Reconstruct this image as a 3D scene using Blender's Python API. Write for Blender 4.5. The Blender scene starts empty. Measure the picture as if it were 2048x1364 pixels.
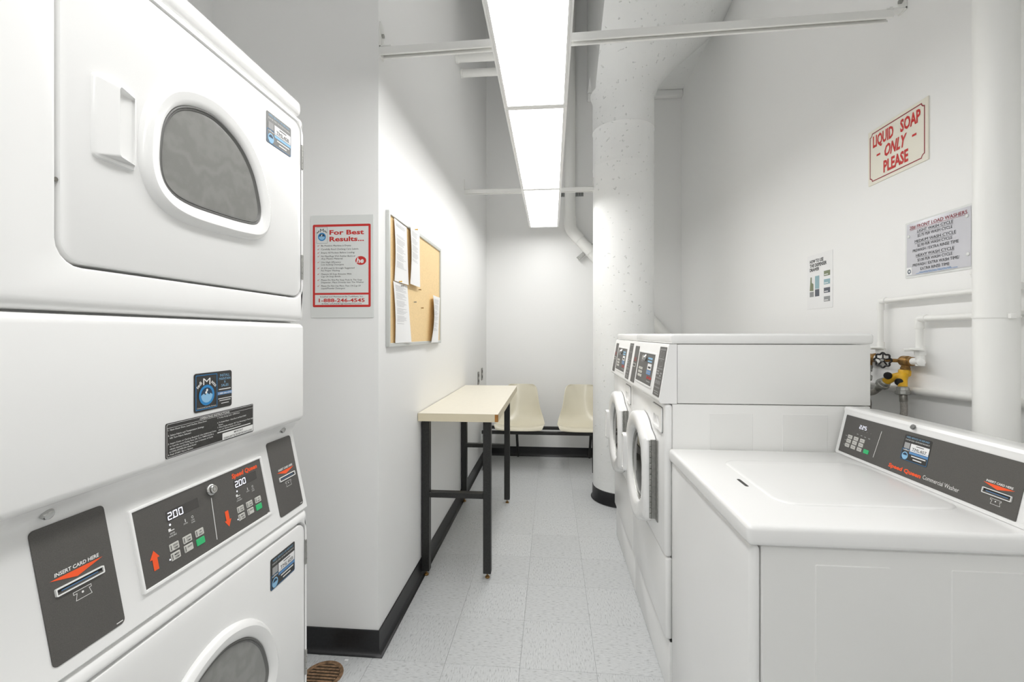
import bpy, bmesh, math, random
from mathutils import Vector, Matrix

SC = bpy.context.scene
COL = SC.collection
random.seed(4)

# ------------------------------------------------------------------ camera, world, exposure
FPX, VPX, HZY, CAMH = 910.2, 1103.0, 668.0, 1.34      # focal length in px, vanishing point, horizon, camera height
YAW = math.atan((VPX - 1024) / FPX)
cam = bpy.data.cameras.new('camera')
cam.sensor_width = 36.0
cam.lens = 16.0
cam.shift_y = (HZY - 682.0) / 2048.0
cam.clip_start = 0.02
camo = bpy.data.objects.new('camera', cam)
camo.location = (0, 0, CAMH)
camo.rotation_euler = (math.radians(90), 0, YAW)
COL.objects.link(camo)
SC.camera = camo
W = bpy.data.worlds.new('world')
SC.world = W
W.use_nodes = True
W.node_tree.nodes['Background'].inputs[0].default_value = (1, 1, 1, 1)
W.node_tree.nodes['Background'].inputs[1].default_value = 0.0
SC.view_settings.view_transform = 'Standard'
SC.view_settings.look = 'None'
SC.view_settings.gamma = 1.0
SC.view_settings.use_curve_mapping = False
SC.view_settings.exposure = 0.0
SC.cycles.use_light_tree = False
SC.cycles.max_bounces = 8
SC.cycles.diffuse_bounces = 7
SC.cycles.glossy_bounces = 3
SC.cycles.transmission_bounces = 4
SC.cycles.caustics_reflective = False
SC.cycles.caustics_refractive = False
SC.cycles.sample_clamp_indirect = 8.0
LAMP = 9.4            # radiance of the lit diffusers

# ------------------------------------------------------------------ pixel helpers (photo frame 2048 x 1364)
def ray(u, v):
    k = (u - 1024) / FPX
    return Vector((-math.sin(YAW) + math.cos(YAW) * k, math.cos(YAW) + math.sin(YAW) * k, (HZY - v) / FPX))
def onX(u, v, X):
    d = ray(u, v); t = X / d.x
    return Vector((X, d.y * t, CAMH + d.z * t))
def onY(u, v, Y):
    d = ray(u, v); t = Y / d.y
    return Vector((d.x * t, Y, CAMH + d.z * t))

# ------------------------------------------------------------------ materials
def lin(c):
    c = c / 255.0
    return c / 12.92 if c <= 0.04045 else ((c + 0.055) / 1.055) ** 2.4
def rgb(r, g, b):
    return (lin(r), lin(g), lin(b), 1.0)
MATS = {}
def mat(name, col, rough=0.5, metal=0.0, spec=0.5, var=None, bump=None, emit=None, coat=0.0, scale=(1, 1, 1), stretch=None):
    """var=(noise scale, amount, detail); bump=(noise scale, strength, distance)"""
    m = bpy.data.materials.new(name)
    m.use_nodes = True
    nt = m.node_tree
    b = nt.nodes['Principled BSDF']
    b.inputs['Base Color'].default_value = col
    b.inputs['Roughness'].default_value = rough
    b.inputs['Metallic'].default_value = metal
    b.inputs['Specular IOR Level'].default_value = spec
    b.inputs['Coat Weight'].default_value = coat
    if var or bump:
        tc = nt.nodes.new('ShaderNodeTexCoord')
        mp = nt.nodes.new('ShaderNodeMapping')
        mp.inputs['Scale'].default_value = scale
        nt.links.new(tc.outputs['Object'], mp.inputs['Vector'])
    if var:
        n = nt.nodes.new('ShaderNodeTexNoise')
        n.inputs['Scale'].default_value = var[0]
        n.inputs['Detail'].default_value = var[2] if len(var) > 2 else 3
        nt.links.new(mp.outputs[0], n.inputs['Vector'])
        mx = nt.nodes.new('ShaderNodeMix'); mx.data_type = 'RGBA'
        a = var[1]
        mx.inputs['A'].default_value = tuple(max(0, c * (1 - a)) for c in col[:3]) + (1,)
        mx.inputs['B'].default_value = tuple(min(1, c * (1 + a)) for c in col[:3]) + (1,)
        mr = nt.nodes.new('ShaderNodeMapRange')
        mr.inputs['From Min'].default_value = 0.3; mr.inputs['From Max'].default_value = 0.7
        nt.links.new(n.outputs['Fac'], mr.inputs['Value'])
        nt.links.new(mr.outputs[0], mx.inputs['Factor'])
        nt.links.new(mx.outputs['Result'], b.inputs['Base Color'])
    if bump:
        n2 = nt.nodes.new('ShaderNodeTexNoise')
        n2.inputs['Scale'].default_value = bump[0]
        n2.inputs['Detail'].default_value = 4
        nt.links.new(mp.outputs[0], n2.inputs['Vector'])
        bp = nt.nodes.new('ShaderNodeBump')
        bp.inputs['Strength'].default_value = bump[1]
        bp.inputs['Distance'].default_value = bump[2]
        nt.links.new(n2.outputs['Fac'], bp.inputs['Height'])
        nt.links.new(bp.outputs[0], b.inputs['Normal'])
    if emit:
        b.inputs['Emission Color'].default_value = emit[0]
        b.inputs['Emission Strength'].default_value = emit[1]
    MATS[name] = m
    return m

mat('wall_paint', rgb(244, 244, 243), 0.42, spec=0.35)
mat('ceiling_paint', rgb(245, 245, 245), 0.7)
mat('column_paint', rgb(243, 244, 243), 0.4, var=(3, 0.02), bump=(14, 0.35, 0.012))
mat('pipe_paint', rgb(242, 242, 239), 0.35, bump=(40, 0.12, 0.002))
mat('enamel', rgb(244, 244, 243), 0.22, spec=0.5)
mat('enamel_satin', rgb(243, 243, 242), 0.36, spec=0.5)
mat('enamel_side', rgb(238, 238, 236), 0.3, spec=0.5)
mat('seam_dark', rgb(70, 70, 68), 0.7)
mat('grout', rgb(112, 112, 110), 0.8)
mat('rubber', rgb(22, 22, 25), 0.38, var=(120, 0.35, 2), bump=(60, 0.2, 0.001))
mat('panel_grey', rgb(86, 84, 81), 0.42, var=(900, 0.16, 2), bump=(900, 0.08, 0.0004))
mat('black_label', rgb(52, 51, 49), 0.4, var=(300, 0.2, 2))
mat('black_plastic', rgb(24, 24, 25), 0.35)
mat('black_metal', rgb(38, 38, 37), 0.42, var=(160, 0.35, 3), bump=(120, 0.2, 0.001))
mat('orange', rgb(250, 92, 40), 0.5)
mat('red', rgb(202, 44, 40), 0.5)
mat('dark_red', rgb(150, 45, 55), 0.5)
mat('ink', rgb(50, 50, 52), 0.6)
mat('ink_grey', rgb(168, 168, 168), 0.7)
mat('faint_ink', rgb(198, 198, 200), 0.7)
mat('white_print', rgb(240, 240, 238), 0.5)
mat('blue', rgb(42, 134, 196), 0.45)
mat('blue_light', rgb(142, 192, 226), 0.45)
mat('blue_mid', rgb(92, 142, 194), 0.45)
mat('blue_dark', rgb(30, 58, 84), 0.45)
mat('green_key', rgb(54, 188, 118), 0.45)
mat('key_grey', rgb(205, 204, 198), 0.45)
mat('digit', rgb(240, 240, 255), 0.4, emit=((0.85, 0.88, 1, 1), 0.9))
MATS['digit'].cycles.emission_sampling = 'NONE'
mat('display', rgb(68, 66, 64), 0.2)
mat('chrome', rgb(200, 200, 198), 0.18, metal=1.0)
mat('steel', rgb(150, 148, 142), 0.35, metal=1.0, var=(60, 0.2))
mat('galvanized', rgb(172, 172, 168), 0.42, metal=0.8, var=(70, 0.15))
mat('brass', rgb(150, 116, 68), 0.42, metal=0.75, var=(90, 0.3))
mat('yellow_paint', rgb(226, 176, 38), 0.4, var=(60, 0.12))
mat('braided_hose', rgb(160, 156, 150), 0.5, metal=0.2, var=(500, 0.35, 1), bump=(600, 0.4, 0.001))
mat('grey_rubber', rgb(84, 82, 79), 0.5)
mat('laminate', rgb(228, 222, 206), 0.38, var=(40, 0.015))
mat('laminate_edge', rgb(222, 212, 186), 0.45)
mat('chipped_wood', rgb(170, 116, 52), 0.6, var=(60, 0.25))
mat('cream_plastic', rgb(224, 218, 198), 0.2, spec=0.55, var=(6, 0.02))
mat('cork', rgb(240, 210, 158), 0.75, var=(160, 0.07, 4), bump=(200, 0.3, 0.001))
mat('paper', rgb(240, 240, 240), 0.6)
mat('sign_cream', rgb(238, 234, 220), 0.42)
mat('laminated_sheet', rgb(206, 206, 212), 0.16, spec=0.6)
mat('plate_white', rgb(226, 228, 226), 0.25, spec=0.5)
mat('aluminium', rgb(206, 208, 205), 0.4, metal=0.3)
mat('olive_print', rgb(132, 140, 112), 0.5)
mat('teal_print', rgb(150, 182, 190), 0.5)
mat('slate_print', rgb(92, 96, 106), 0.5)
mat('grey_print', rgb(150, 152, 152), 0.5)
mat('rust', rgb(150, 120, 92), 0.7, metal=0.3, var=(70, 0.45, 4), bump=(90, 0.6, 0.002))
mat('dark_rust', rgb(66, 54, 40), 0.75, var=(120, 0.5, 4))
mat('gasket', rgb(120, 120, 118), 0.45)
mat('drum_steel', rgb(125, 120, 112), 0.4, metal=0.6, var=(14, 0.2))
mat('diffuser', rgb(255, 255, 255), 0.5, emit=((1.0, 0.995, 0.985, 1), LAMP))
mat('added_fill', rgb(255, 255, 255), 0.5, emit=((1.0, 0.995, 0.985, 1), LAMP * 0.55))  # added upward glow for the dim upper walls, no lamp of the room

def window_mat():
    m = mat('window_glass', rgb(132, 132, 129), 0.12, spec=0.5)
    nt = m.node_tree; b = nt.nodes['Principled BSDF']
    tc = nt.nodes.new('ShaderNodeTexCoord')
    wv = nt.nodes.new('ShaderNodeTexWave'); wv.wave_type = 'RINGS'; wv.rings_direction = 'X'  # swirling reflection on the pane, put into its colour as faint rings
    wv.inputs['Scale'].default_value = 5; wv.inputs['Distortion'].default_value = 14
    wv.inputs['Detail'].default_value = 5; wv.inputs['Detail Scale'].default_value = 2.5
    nt.links.new(tc.outputs['Object'], wv.inputs['Vector'])
    mx = nt.nodes.new('ShaderNodeMix'); mx.data_type = 'RGBA'
    mx.inputs['A'].default_value = rgb(136, 136, 133); mx.inputs['B'].default_value = rgb(144, 144, 141)
    nt.links.new(wv.outputs['Fac'], mx.inputs['Factor'])
    nt.links.new(mx.outputs['Result'], b.inputs['Base Color'])
window_mat()
def pits(m):
    nt = m.node_tree; b = nt.nodes['Principled BSDF']; L = nt.links.new
    tc = nt.nodes.new('ShaderNodeTexCoord')
    n = nt.nodes.new('ShaderNodeTexNoise'); n.inputs['Scale'].default_value = 38; n.inputs['Detail'].default_value = 1
    L(tc.outputs['Object'], n.inputs['Vector'])
    cr = nt.nodes.new('ShaderNodeValToRGB')
    cr.color_ramp.elements[0].position = 0.70; cr.color_ramp.elements[0].color = (1, 1, 1, 1)
    cr.color_ramp.elements[1].position = 0.76; cr.color_ramp.elements[1].color = (0, 0, 0, 1)
    L(n.outputs['Fac'], cr.inputs['Fac'])
    bp = nt.nodes.new('ShaderNodeBump'); bp.inputs['Strength'].default_value = 0.7; bp.inputs['Distance'].default_value = 0.01
    L(cr.outputs['Color'], bp.inputs['Height'])
    old = b.inputs['Normal'].links[0].from_node
    L(old.outputs[0], bp.inputs['Normal']); L(bp.outputs[0], b.inputs['Normal'])
pits(MATS['column_paint'])
def glass_mat():
    m = mat('clear_glass', (0.9, 0.92, 0.92, 1), 0.03)
    b = m.node_tree.nodes['Principled BSDF']
    b.inputs['Transmission Weight'].default_value = 1.0
    b.inputs['IOR'].default_value = 1.25
glass_mat()

def tile_mat():
    m = bpy.data.materials.new('vinyl_tile'); m.use_nodes = True; MATS['vinyl_tile'] = m
    nt = m.node_tree; b = nt.nodes['Principled BSDF']
    L = nt.links.new
    tc = nt.nodes.new('ShaderNodeTexCoord')
    oi = nt.nodes.new('ShaderNodeObjectInfo')
    add = nt.nodes.new('ShaderNodeVectorMath'); add.operation = 'ADD'
    mul = nt.nodes.new('ShaderNodeVectorMath'); mul.operation = 'SCALE'
    mul.inputs['Scale'].default_value = 37.0
    cmb = nt.nodes.new('ShaderNodeCombineXYZ')
    L(oi.outputs['Random'], cmb.inputs[0]); L(oi.outputs['Random'], cmb.inputs[1])
    L(cmb.outputs[0], mul.inputs[0]); L(tc.outputs['Object'], add.inputs[0]); L(mul.outputs[0], add.inputs[1])
    mp = nt.nodes.new('ShaderNodeMapping'); mp.inputs['Scale'].default_value = (45, 190, 60)
    L(add.outputs[0], mp.inputs['Vector'])
    n = nt.nodes.new('ShaderNodeTexNoise'); n.inputs['Scale'].default_value = 1.0; n.inputs['Detail'].default_value = 2
    L(mp.outputs[0], n.inputs['Vector'])
    cr = nt.nodes.new('ShaderNodeValToRGB')
    e = cr.color_ramp.elements
    e[0].position = 0.30; e[0].color = rgb(170, 172, 173)
    e[1].position = 0.44; e[1].color = rgb(203, 205, 206)
    x = cr.color_ramp.elements.new(0.60); x.color = rgb(204, 206, 207)
    x = cr.color_ramp.elements.new(0.74); x.color = rgb(219, 221, 221)
    L(n.outputs['Fac'], cr.inputs['Fac'])
    hs = nt.nodes.new('ShaderNodeHueSaturation')
    mr = nt.nodes.new('ShaderNodeMapRange'); mr.inputs['To Min'].default_value = 0.97; mr.inputs['To Max'].default_value = 1.03
    L(oi.outputs['Random'], mr.inputs['Value']); L(mr.outputs[0], hs.inputs['Value']); L(cr.outputs['Color'], hs.inputs['Color'])
    L(hs.outputs['Color'], b.inputs['Base Color'])
    b.inputs['Roughness'].default_value = 0.33
    b.inputs['Specular IOR Level'].default_value = 0.45
tile_mat()

# ------------------------------------------------------------------ geometry helpers
class Fr:
    """local frame: a along u, b along v, c along the normal"""
    def __init__(s, o, u, v):
        s.o = Vector(o); s.u = Vector(u).normalized(); s.v = Vector(v)
        s.v = (s.v - s.u * s.v.dot(s.u)).normalized(); s.n = s.u.cross(s.v)
    def __call__(s, a, b, c=0.0):
        return s.o + s.u * a + s.v * b + s.n * c
WORLD = Fr((0, 0, 0), (1, 0, 0), (0, 1, 0))

def join(*parts):
    V, F = [], []
    for v, f in parts:
        k = len(V); V += v; F += [tuple(i + k for i in q) for q in f]
    return V, F

def rootloc(p):
    while p.parent: p = p.parent
    return p.location.copy()

def mk(name, VF, m, parent=None, smooth=True, angle=35, label=None, cat=None, group=None, kind=None, loc=None):
    V, F = VF
    V = [Vector(v) for v in V]
    if parent is not None:
        off = rootloc(parent)
    elif loc is not None:
        off = Vector(loc)
    else:
        xs = [v.x for v in V]; ys = [v.y for v in V]; zs = [v.z for v in V]
        off = Vector(((min(xs) + max(xs)) / 2, (min(ys) + max(ys)) / 2, min(zs)))
    me = bpy.data.meshes.new(name)
    me.from_pydata([tuple(v - off) for v in V], [], F)
    bm = bmesh.new(); bm.from_mesh(me)
    bmesh.ops.recalc_face_normals(bm, faces=bm.faces)
    bm.to_mesh(me); bm.free()
    if smooth:
        me.shade_smooth(); me.set_sharp_from_angle(angle=math.radians(angle))
    me.materials.append(MATS[m])
    o = bpy.data.objects.new(name, me)
    COL.objects.link(o)
    if parent is not None:
        o.parent = parent
    else:
        o.location = off
    if label: o['label'] = label
    if cat: o['category'] = cat
    if group: o['group'] = group
    if kind: o['kind'] = kind
    return o

def flat(name, VF, m, parent, **k):        # printed marks: keep given winding, no smoothing
    return mk(name, VF, m, parent, smooth=False, **k)

def thing(name, loc, label, cat, group=None):
    o = bpy.data.objects.new(name, None)
    o.empty_display_size = 0.05
    o.location = loc
    COL.objects.link(o)
    o['label'] = label; o['category'] = cat
    if group: o['group'] = group
    return o

def box(x0, x1, y0, y1, z0, z1, r=0.0, seg=2, fr=WORLD):
    if r <= 0:
        V = [fr(x, y, z) for z in (z0, z1) for y in (y0, y1) for x in (x0, x1)]
        return V, [(0, 2, 3, 1), (4, 5, 7, 6), (0, 1, 5, 4), (2, 6, 7, 3), (0, 4, 6, 2), (1, 3, 7, 5)]
    bm = bmesh.new()
    bmesh.ops.create_cube(bm, size=1.0)
    for v in bm.verts:
        v.co = Vector(((x0 + x1) / 2 + v.co.x * (x1 - x0), (y0 + y1) / 2 + v.co.y * (y1 - y0), (z0 + z1) / 2 + v.co.z * (z1 - z0)))
    bmesh.ops.bevel(bm, geom=list(bm.edges), offset=r, segments=seg, profile=0.5, affect='EDGES')
    bm.verts.index_update()
    V = [fr(*v.co) for v in bm.verts]; F = [tuple(v.index for v in f.verts) for f in bm.faces]
    bm.free()
    return V, F

def rr(a0, a1, b0, b1, r=0.01, n=5):
    """rounded rectangle loop; r may be one radius or four (a0b0, a1b0, a1b1, a0b1)"""
    rs = r if isinstance(r, (tuple, list)) else (r,) * 4
    P = []
    for (cx, cy, sx, sy, st), q in zip(((a0, b0, 1, 1, 180), (a1, b0, -1, 1, 270), (a1, b1, -1, -1, 0), (a0, b1, 1, -1, 90)), rs):
        q = max(q, 1e-5)
        ox, oy = cx + sx * q, cy + sy * q
        for i in range(n + 1):
            t = math.radians(st + 90.0 * i / n)
            P.append((ox + q * math.cos(t), oy + q * math.sin(t)))
    return P

def circ(a, b, r, n=32, sa=1.0, sb=1.0):
    return [(a + r * sa * math.cos(2 * math.pi * i / n), b + r * sb * math.sin(2 * math.pi * i / n)) for i in range(n)]

def inset(P, d):
    n = len(P); out = []
    for i in range(n):
        p0 = Vector(P[i - 1]); p1 = Vector(P[i]); p2 = Vector(P[(i + 1) % n])
        e1 = (p1 - p0); e2 = (p2 - p1)
        if e1.length < 1e-7: e1 = e2
        if e2.length < 1e-7: e2 = e1
        t = (e1.normalized() + e2.normalized())
        t = t.normalized() if t.length > 1e-6 else e1.normalized()
        nn = Vector((-t.y, t.x))
        k = max(0.5, nn.dot(Vector((-e1.normalized().y, e1.normalized().x))))
        q = p1 + nn * d / k
        out.append((q.x, q.y))
    # where an offset edge turned back on itself, pull the run onto the corner it stands for
    bad = [(Vector(out[(i + 1) % n]) - Vector(out[i])).dot(Vector(P[(i + 1) % n]) - Vector(P[i])) < 0 for i in range(n)]
    if any(bad) and not all(bad):
        s = next(i for i in range(n) if not bad[i])
        i = 0
        while i < n:
            a = (s + i) % n
            if not bad[a]:
                i += 1; continue
            ln = 0
            while bad[(a + ln) % n]: ln += 1
            idx = [(a + t) % n for t in range(ln + 1)]
            A, B = Vector(out[a - 1]), Vector(out[a]); C, D = Vector(out[idx[-1]]), Vector(out[(idx[-1] + 1) % n])
            r1, r2 = B - A, D - C
            cr = r1.x * r2.y - r1.y * r2.x
            m = sum((Vector(out[t]) for t in idx), Vector((0, 0))) / len(idx)
            if abs(cr) > 1e-9 * max(1e-9, r1.length * r2.length) and r1.length > 1e-6 and r2.length > 1e-6:
                t = ((C - A).x * r2.y - (C - A).y * r2.x) / cr
                X = A + r1 * t
                if (X - m).length < 4 * abs(d): m = X
            for k2, t in enumerate(idx): out[t] = (m.x, m.y)
            i += ln
    return out

def spline(P, n=72):
    m = len(P); out = []
    for k in range(n):
        s = k * m / n; i = int(s); t = s - i
        p0, p1, p2, p3 = [Vector(P[(i + j) % m]) for j in (-1, 0, 1, 2)]
        q = 0.5 * ((2 * p1) + (p2 - p0) * t + (2 * p0 - 5 * p1 + 4 * p2 - p3) * t * t + (3 * p1 - p0 - 3 * p2 + p3) * t ** 3)
        out.append((q.x, q.y))
    return out

def loft(fr, secs, cap0=False, cap1=False):
    """secs: list of (loop, height)"""
    V, F = [], []
    n = len(secs[0][0])
    for P, c in secs:
        for p in P: V.append(fr(p[0], p[1], c))
    for s in range(len(secs) - 1):
        for i in range(n):
            j = (i + 1) % n
            F.append((s * n + i, s * n + j, (s + 1) * n + j, (s + 1) * n + i))
    if cap0: F.append(tuple(reversed(range(n))))
    if cap1: F.append(tuple(range((len(secs) - 1) * n, len(secs) * n)))
    return V, F

def prism(fr, P, c0, c1, bev=0.0):
    if bev > 0:
        return loft(fr, [(P, c0), (P, c1 - bev), (inset(P, bev), c1)], True, True)
    return loft(fr, [(P, c0), (P, c1)], True, True)

def plate(fr, P, c):
    return [fr(p[0], p[1], c) for p in P], [tuple(range(len(P)))]

def ringp(fr, P, Q, c0, c1):
    return loft(fr, [(P, c0), (P, c1), (Q, c1), (Q, c0)])

def outline(fr, P, w, c):
    n = len(P); Q = inset(P, w)
    V = [fr(p[0], p[1], c) for p in P] + [fr(q[0], q[1], c) for q in Q]
    return V, [(i, (i + 1) % n, n + (i + 1) % n, n + i) for i in range(n)]

def bars(fr, L, c):
    """L: (a0, a1, b0, b1) printed rules"""
    V, F = [], []
    for a0, a1, b0, b1 in L:
        k = len(V)
        V += [fr(a0, b0, c), fr(a1, b0, c), fr(a1, b1, c), fr(a0, b1, c)]; F.append((k, k + 1, k + 2, k + 3))
    return V, F

def tube(path, r, n=14, caps=True, radii=None):
    path = [Vector(p) for p in path]
    V, F = [], []
    t0 = (path[1] - path[0]).normalized()
    up = Vector((0, 0, 1)) if abs(t0.z) < 0.9 else Vector((1, 0, 0))
    nrm = (up - t0 * up.dot(t0)).normalized()
    for k, p in enumerate(path):
        a = path[max(k - 1, 0)]; b = path[min(k + 1, len(path) - 1)]
        t = (b - a).normalized()
        nrm = (nrm - t * nrm.dot(t)).normalized()
        bi = t.cross(nrm)
        rad = radii[k] if radii else r
        for i in range(n):
            th = 2 * math.pi * i / n
            V.append(p + (nrm * math.cos(th) + bi * math.sin(th)) * rad)
    for k in range(len(path) - 1):
        for i in range(n):
            j = (i + 1) % n
            F.append((k * n + i, k * n + j, (k + 1) * n + j, (k + 1) * n + i))
    if caps:
        F.append(tuple(reversed(range(n)))); F.append(tuple(range((len(path) - 1) * n, len(path) * n)))
    return V, F

def fillet(path, r, n=6):
    path = [Vector(p) for p in path]
    out = [path[0]]
    for i in range(1, len(path) - 1):
        a = (path[i - 1] - path[i]); b = (path[i + 1] - path[i])
        q = min(r, a.length * 0.49, b.length * 0.49)
        p0 = path[i] + a.normalized() * q; p2 = path[i] + b.normalized() * q
        for k in range(n + 1):
            t = k / n
            out.append(p0 * (1 - t) ** 2 + path[i] * 2 * t * (1 - t) + p2 * t * t)
    out.append(path[-1])
    return out

def lathe(o, axis, prof, n=24, caps=True):
    """prof: (distance along axis, radius)"""
    ax = Vector(axis).normalized()
    o = Vector(o)
    return tube([o + ax * d for d, r in prof], 0, n, caps, [r for d, r in prof])

def lathe2(o, axis, prof, n=24, close=False):
    """like lathe but with a fixed frame, so heights may repeat"""
    ax = Vector(axis).normalized(); o = Vector(o)
    up = Vector((0, 0, 1)) if abs(ax.z) < 0.9 else Vector((1, 0, 0))
    a = (up - ax * up.dot(ax)).normalized(); b = ax.cross(a)
    V, F = [], []
    for d, r in prof:
        for i in range(n):
            th = 2 * math.pi * i / n
            V.append(o + ax * d + (a * math.cos(th) + b * math.sin(th)) * r)
    m = len(prof)
    for k in range(m if close else m - 1):
        k2 = (k + 1) % m
        for i in range(n):
            j = (i + 1) % n
            F.append((k * n + i, k * n + j, k2 * n + j, k2 * n + i))
    if not close:
        F.append(tuple(reversed(range(n)))); F.append(tuple(range((m - 1) * n, m * n)))
    return V, F

TXT = {}
def txt(s, fr, a, b, h, w=None, c=0.0006, bold=0.0, shear=0.0, rot=0.0, align='L', k=1.0):
    """lettering as flat outlines: cap height h, optional width w, baseline at (a, b)"""
    key = (s, bold, shear)
    if key not in TXT:
        cu = bpy.data.curves.new('lettering_outline', 'FONT')
        cu.body = s; cu.offset = bold; cu.shear = shear; cu.resolution_u = 2
        ob = bpy.data.objects.new('lettering_outline', cu)
        me = bpy.data.meshes.new_from_object(ob)
        TXT[key] = ([v.co.copy() for v in me.vertices], [tuple(p.vertices) for p in me.polygons])
        bpy.data.objects.remove(ob); bpy.data.curves.remove(cu); bpy.data.meshes.remove(me)
    V0, F0 = TXT[key]
    if not V0: return [], []
    x0 = min(v.x for v in V0); x1 = max(v.x for v in V0)
    sy = h / 0.69
    sx = (w / (x1 - x0)) if w else sy * k
    wd = (x1 - x0) * sx
    dx = {'L': 0, 'C': -wd / 2, 'R': -wd}[align]
    ca, sa = math.cos(rot), math.sin(rot)
    V = []
    for v in V0:
        X = (v.x - x0) * sx + dx; Y = v.y * sy
        V.append(fr(a + X * ca - Y * sa, b + X * sa + Y * ca, c))
    return V, list(F0)

# ================================================================== SETTING
XL, YN, XR, YB, ZC = -0.72, 1.847, 1.385, 5.0, 5.2
XA, YR = -1.46, -1.75          # alcove wall behind the dryers, wall behind the camera
def struct(name, VF, m, label=None, **k):
    return mk(name, VF, m, label=label, kind='structure', **k)
T = 0.1
floor = struct('floor', box(XA - T, XR + T, YR - T, YB + T, -0.12, -0.0031), 'grout', smooth=False, label='grey speckled vinyl tile floor')
tv, tf = box(-0.15205, 0.15205, -0.15205, 0.15205, -0.003, 0.0, 0.0006, 1)
tile_me = None
TX0, TY0 = -0.127, 2.126
i0 = math.floor((XA - TX0) / 0.3048); i1 = math.ceil((XR - TX0) / 0.3048)
j0 = math.floor((YR - TY0) / 0.3048) + 4; j1 = math.ceil((YB - TY0) / 0.3048)
for i in range(i0, i1):
    for j in range(j0, j1):
        cx, cy = TX0 + (i + 0.5) * 0.3048, TY0 + (j + 0.5) * 0.3048
        if cx < XL - 0.16 and cy > YN + 0.2: continue
        if tile_me is None:
            t = mk('tile', (tv, tf), 'vinyl_tile', loc=(0, 0, 0), smooth=False); tile_me = t.data
        else:
            t = bpy.data.objects.new('tile', tile_me); COL.objects.link(t)
        t.parent = floor
        t.location = Vector((cx, cy, 0)) - floor.location
        t.rotation_euler = (0, 0, (math.pi / 2) * ((i + j) % 2) + math.pi * random.randint(0, 1))

wl = struct('wall_left', box(XA - T, XL, YN, YB + T, 0, ZC, 0.004, 2), 'wall_paint', label='white painted partition wall with an outside corner')
wk = struct('wall_back', box(XL - 0.01, XR + T, YB, YB + T, 0, ZC), 'wall_paint', smooth=False, label='white back wall behind the bench')
wr = struct('wall_right', box(XR, XR + T, YR - T, YB + T, 0, ZC), 'wall_paint', smooth=False, label='white right wall behind the washers')
wa = struct('wall_alcove', box(XA - T, XA, YR - T, YN, 0, ZC), 'wall_paint', smooth=False, label='white wall behind the stacked dryers')
wf = struct('wall_front', box(XA - T, XR + T, YR - T, YR, 0, ZC), 'wall_paint', smooth=False, label='white wall opposite the bench')
ce = struct('ceiling', box(XA - T, XR + T, YR - T, YB + T, ZC, ZC + T), 'ceiling_paint', smooth=False, label='high white ceiling')
mk('soffit', box(0.385, XR, 3.4, YB, 3.93, ZC), 'column_paint', ce, smooth=False)
mk('bounce_slab', box(XA, XR, YR, 3.4, 3.93, ZC), 'ceiling_paint', ce, smooth=False)  # unseen lower ceiling, added to bounce more light onto the upper walls
mk('ledge', box(0.385, XR, YB - 0.06, YB, 3.855, 3.93, 0.012), 'wall_paint', wk)

# cove baseboards
def cove(pts, h=0.102, t=0.004):
    """profile swept along a floor polyline, wall on the left of travel"""
    prof = [(0, h), (t, h - 0.002), (t, 0.03), (t + 0.003, 0.014), (t + 0.012, 0.004), (t + 0.018, 0.0012), (0, 0.0012)]
    V, F = [], []
    n = len(prof)
    for k, p in enumerate(pts):
        p = Vector(p)
        d1 = (Vector(pts[k]) - Vector(pts[k - 1])).normalized() if k else None
        d2 = (Vector(pts[k + 1]) - Vector(pts[k])).normalized() if k < len(pts) - 1 else None
        if d1 is None: d1 = d2
        if d2 is None: d2 = d1
        n1 = Vector((d1.y, -d1.x)); n2 = Vector((d2.y, -d2.x))
        m = (n1 + n2).normalized(); m = m / max(0.3, m.dot(n1))
        for o, z in prof: V.append(Vector((p.x + m.x * o, p.y + m.y * o, z)))
    for k in range(len(pts) - 1):
        for i in range(n):
            j = (i + 1) % n
            F.append((k * n + i, k * n + j, (k + 1) * n + j, (k + 1) * n + i))
    F.append(tuple(range(n))); F.append(tuple(range((len(pts) - 1) * n, len(pts) * n)))
    return V, F
E1 = 0.0005
struct('baseboard_left', cove([(XA, YN - E1), (XL + E1, YN - E1), (XL + E1, YB)]), 'rubber', label='black rubber cove base along the partition wall')
struct('baseboard_back', cove([(XL + 0.03, YB - E1), (XR, YB - E1)]), 'rubber', label='black rubber cove base along the back wall')
struct('baseboard_right', cove([(XR - E1, YB - 0.03), (XR - E1, YR + 0.03)]), 'rubber', label='black rubber cove base along the right wall')

# round concrete column with a half flared capital
CXC, CYC, CR = 0.585, 3.80, 0.243
cprof = [(0.0, CR), (2.68, CR), (2.69, CR + 0.003), (2.70, CR + 0.001), (2.98, CR), (2.99, CR + 0.006), (3.0, CR + 0.003), (3.24, CR + 0.002),
         (3.27, CR + 0.012), (3.34, CR + 0.035), (3.42, CR + 0.09), (3.54, CR + 0.19), (3.57, CR + 0.225), (3.70, CR + 0.36), (3.86, CR + 0.54), (3.93, CR + 0.60)]
bm = bmesh.new()
NV = 64
rings = []
for z, r in cprof:
    rings.append([bm.verts.new((CXC + r * math.cos(2 * math.pi * i / NV), CYC + r * math.sin(2 * math.pi * i / NV), z)) for i in range(NV)])
for a, b in zip(rings, rings[1:]):
    for i in range(NV):
        bm.faces.new((a[i], a[(i + 1) % NV], b[(i + 1) % NV], b[i]))
bm.faces.new(rings[0][::-1]); bm.faces.new(rings[-1])
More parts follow.
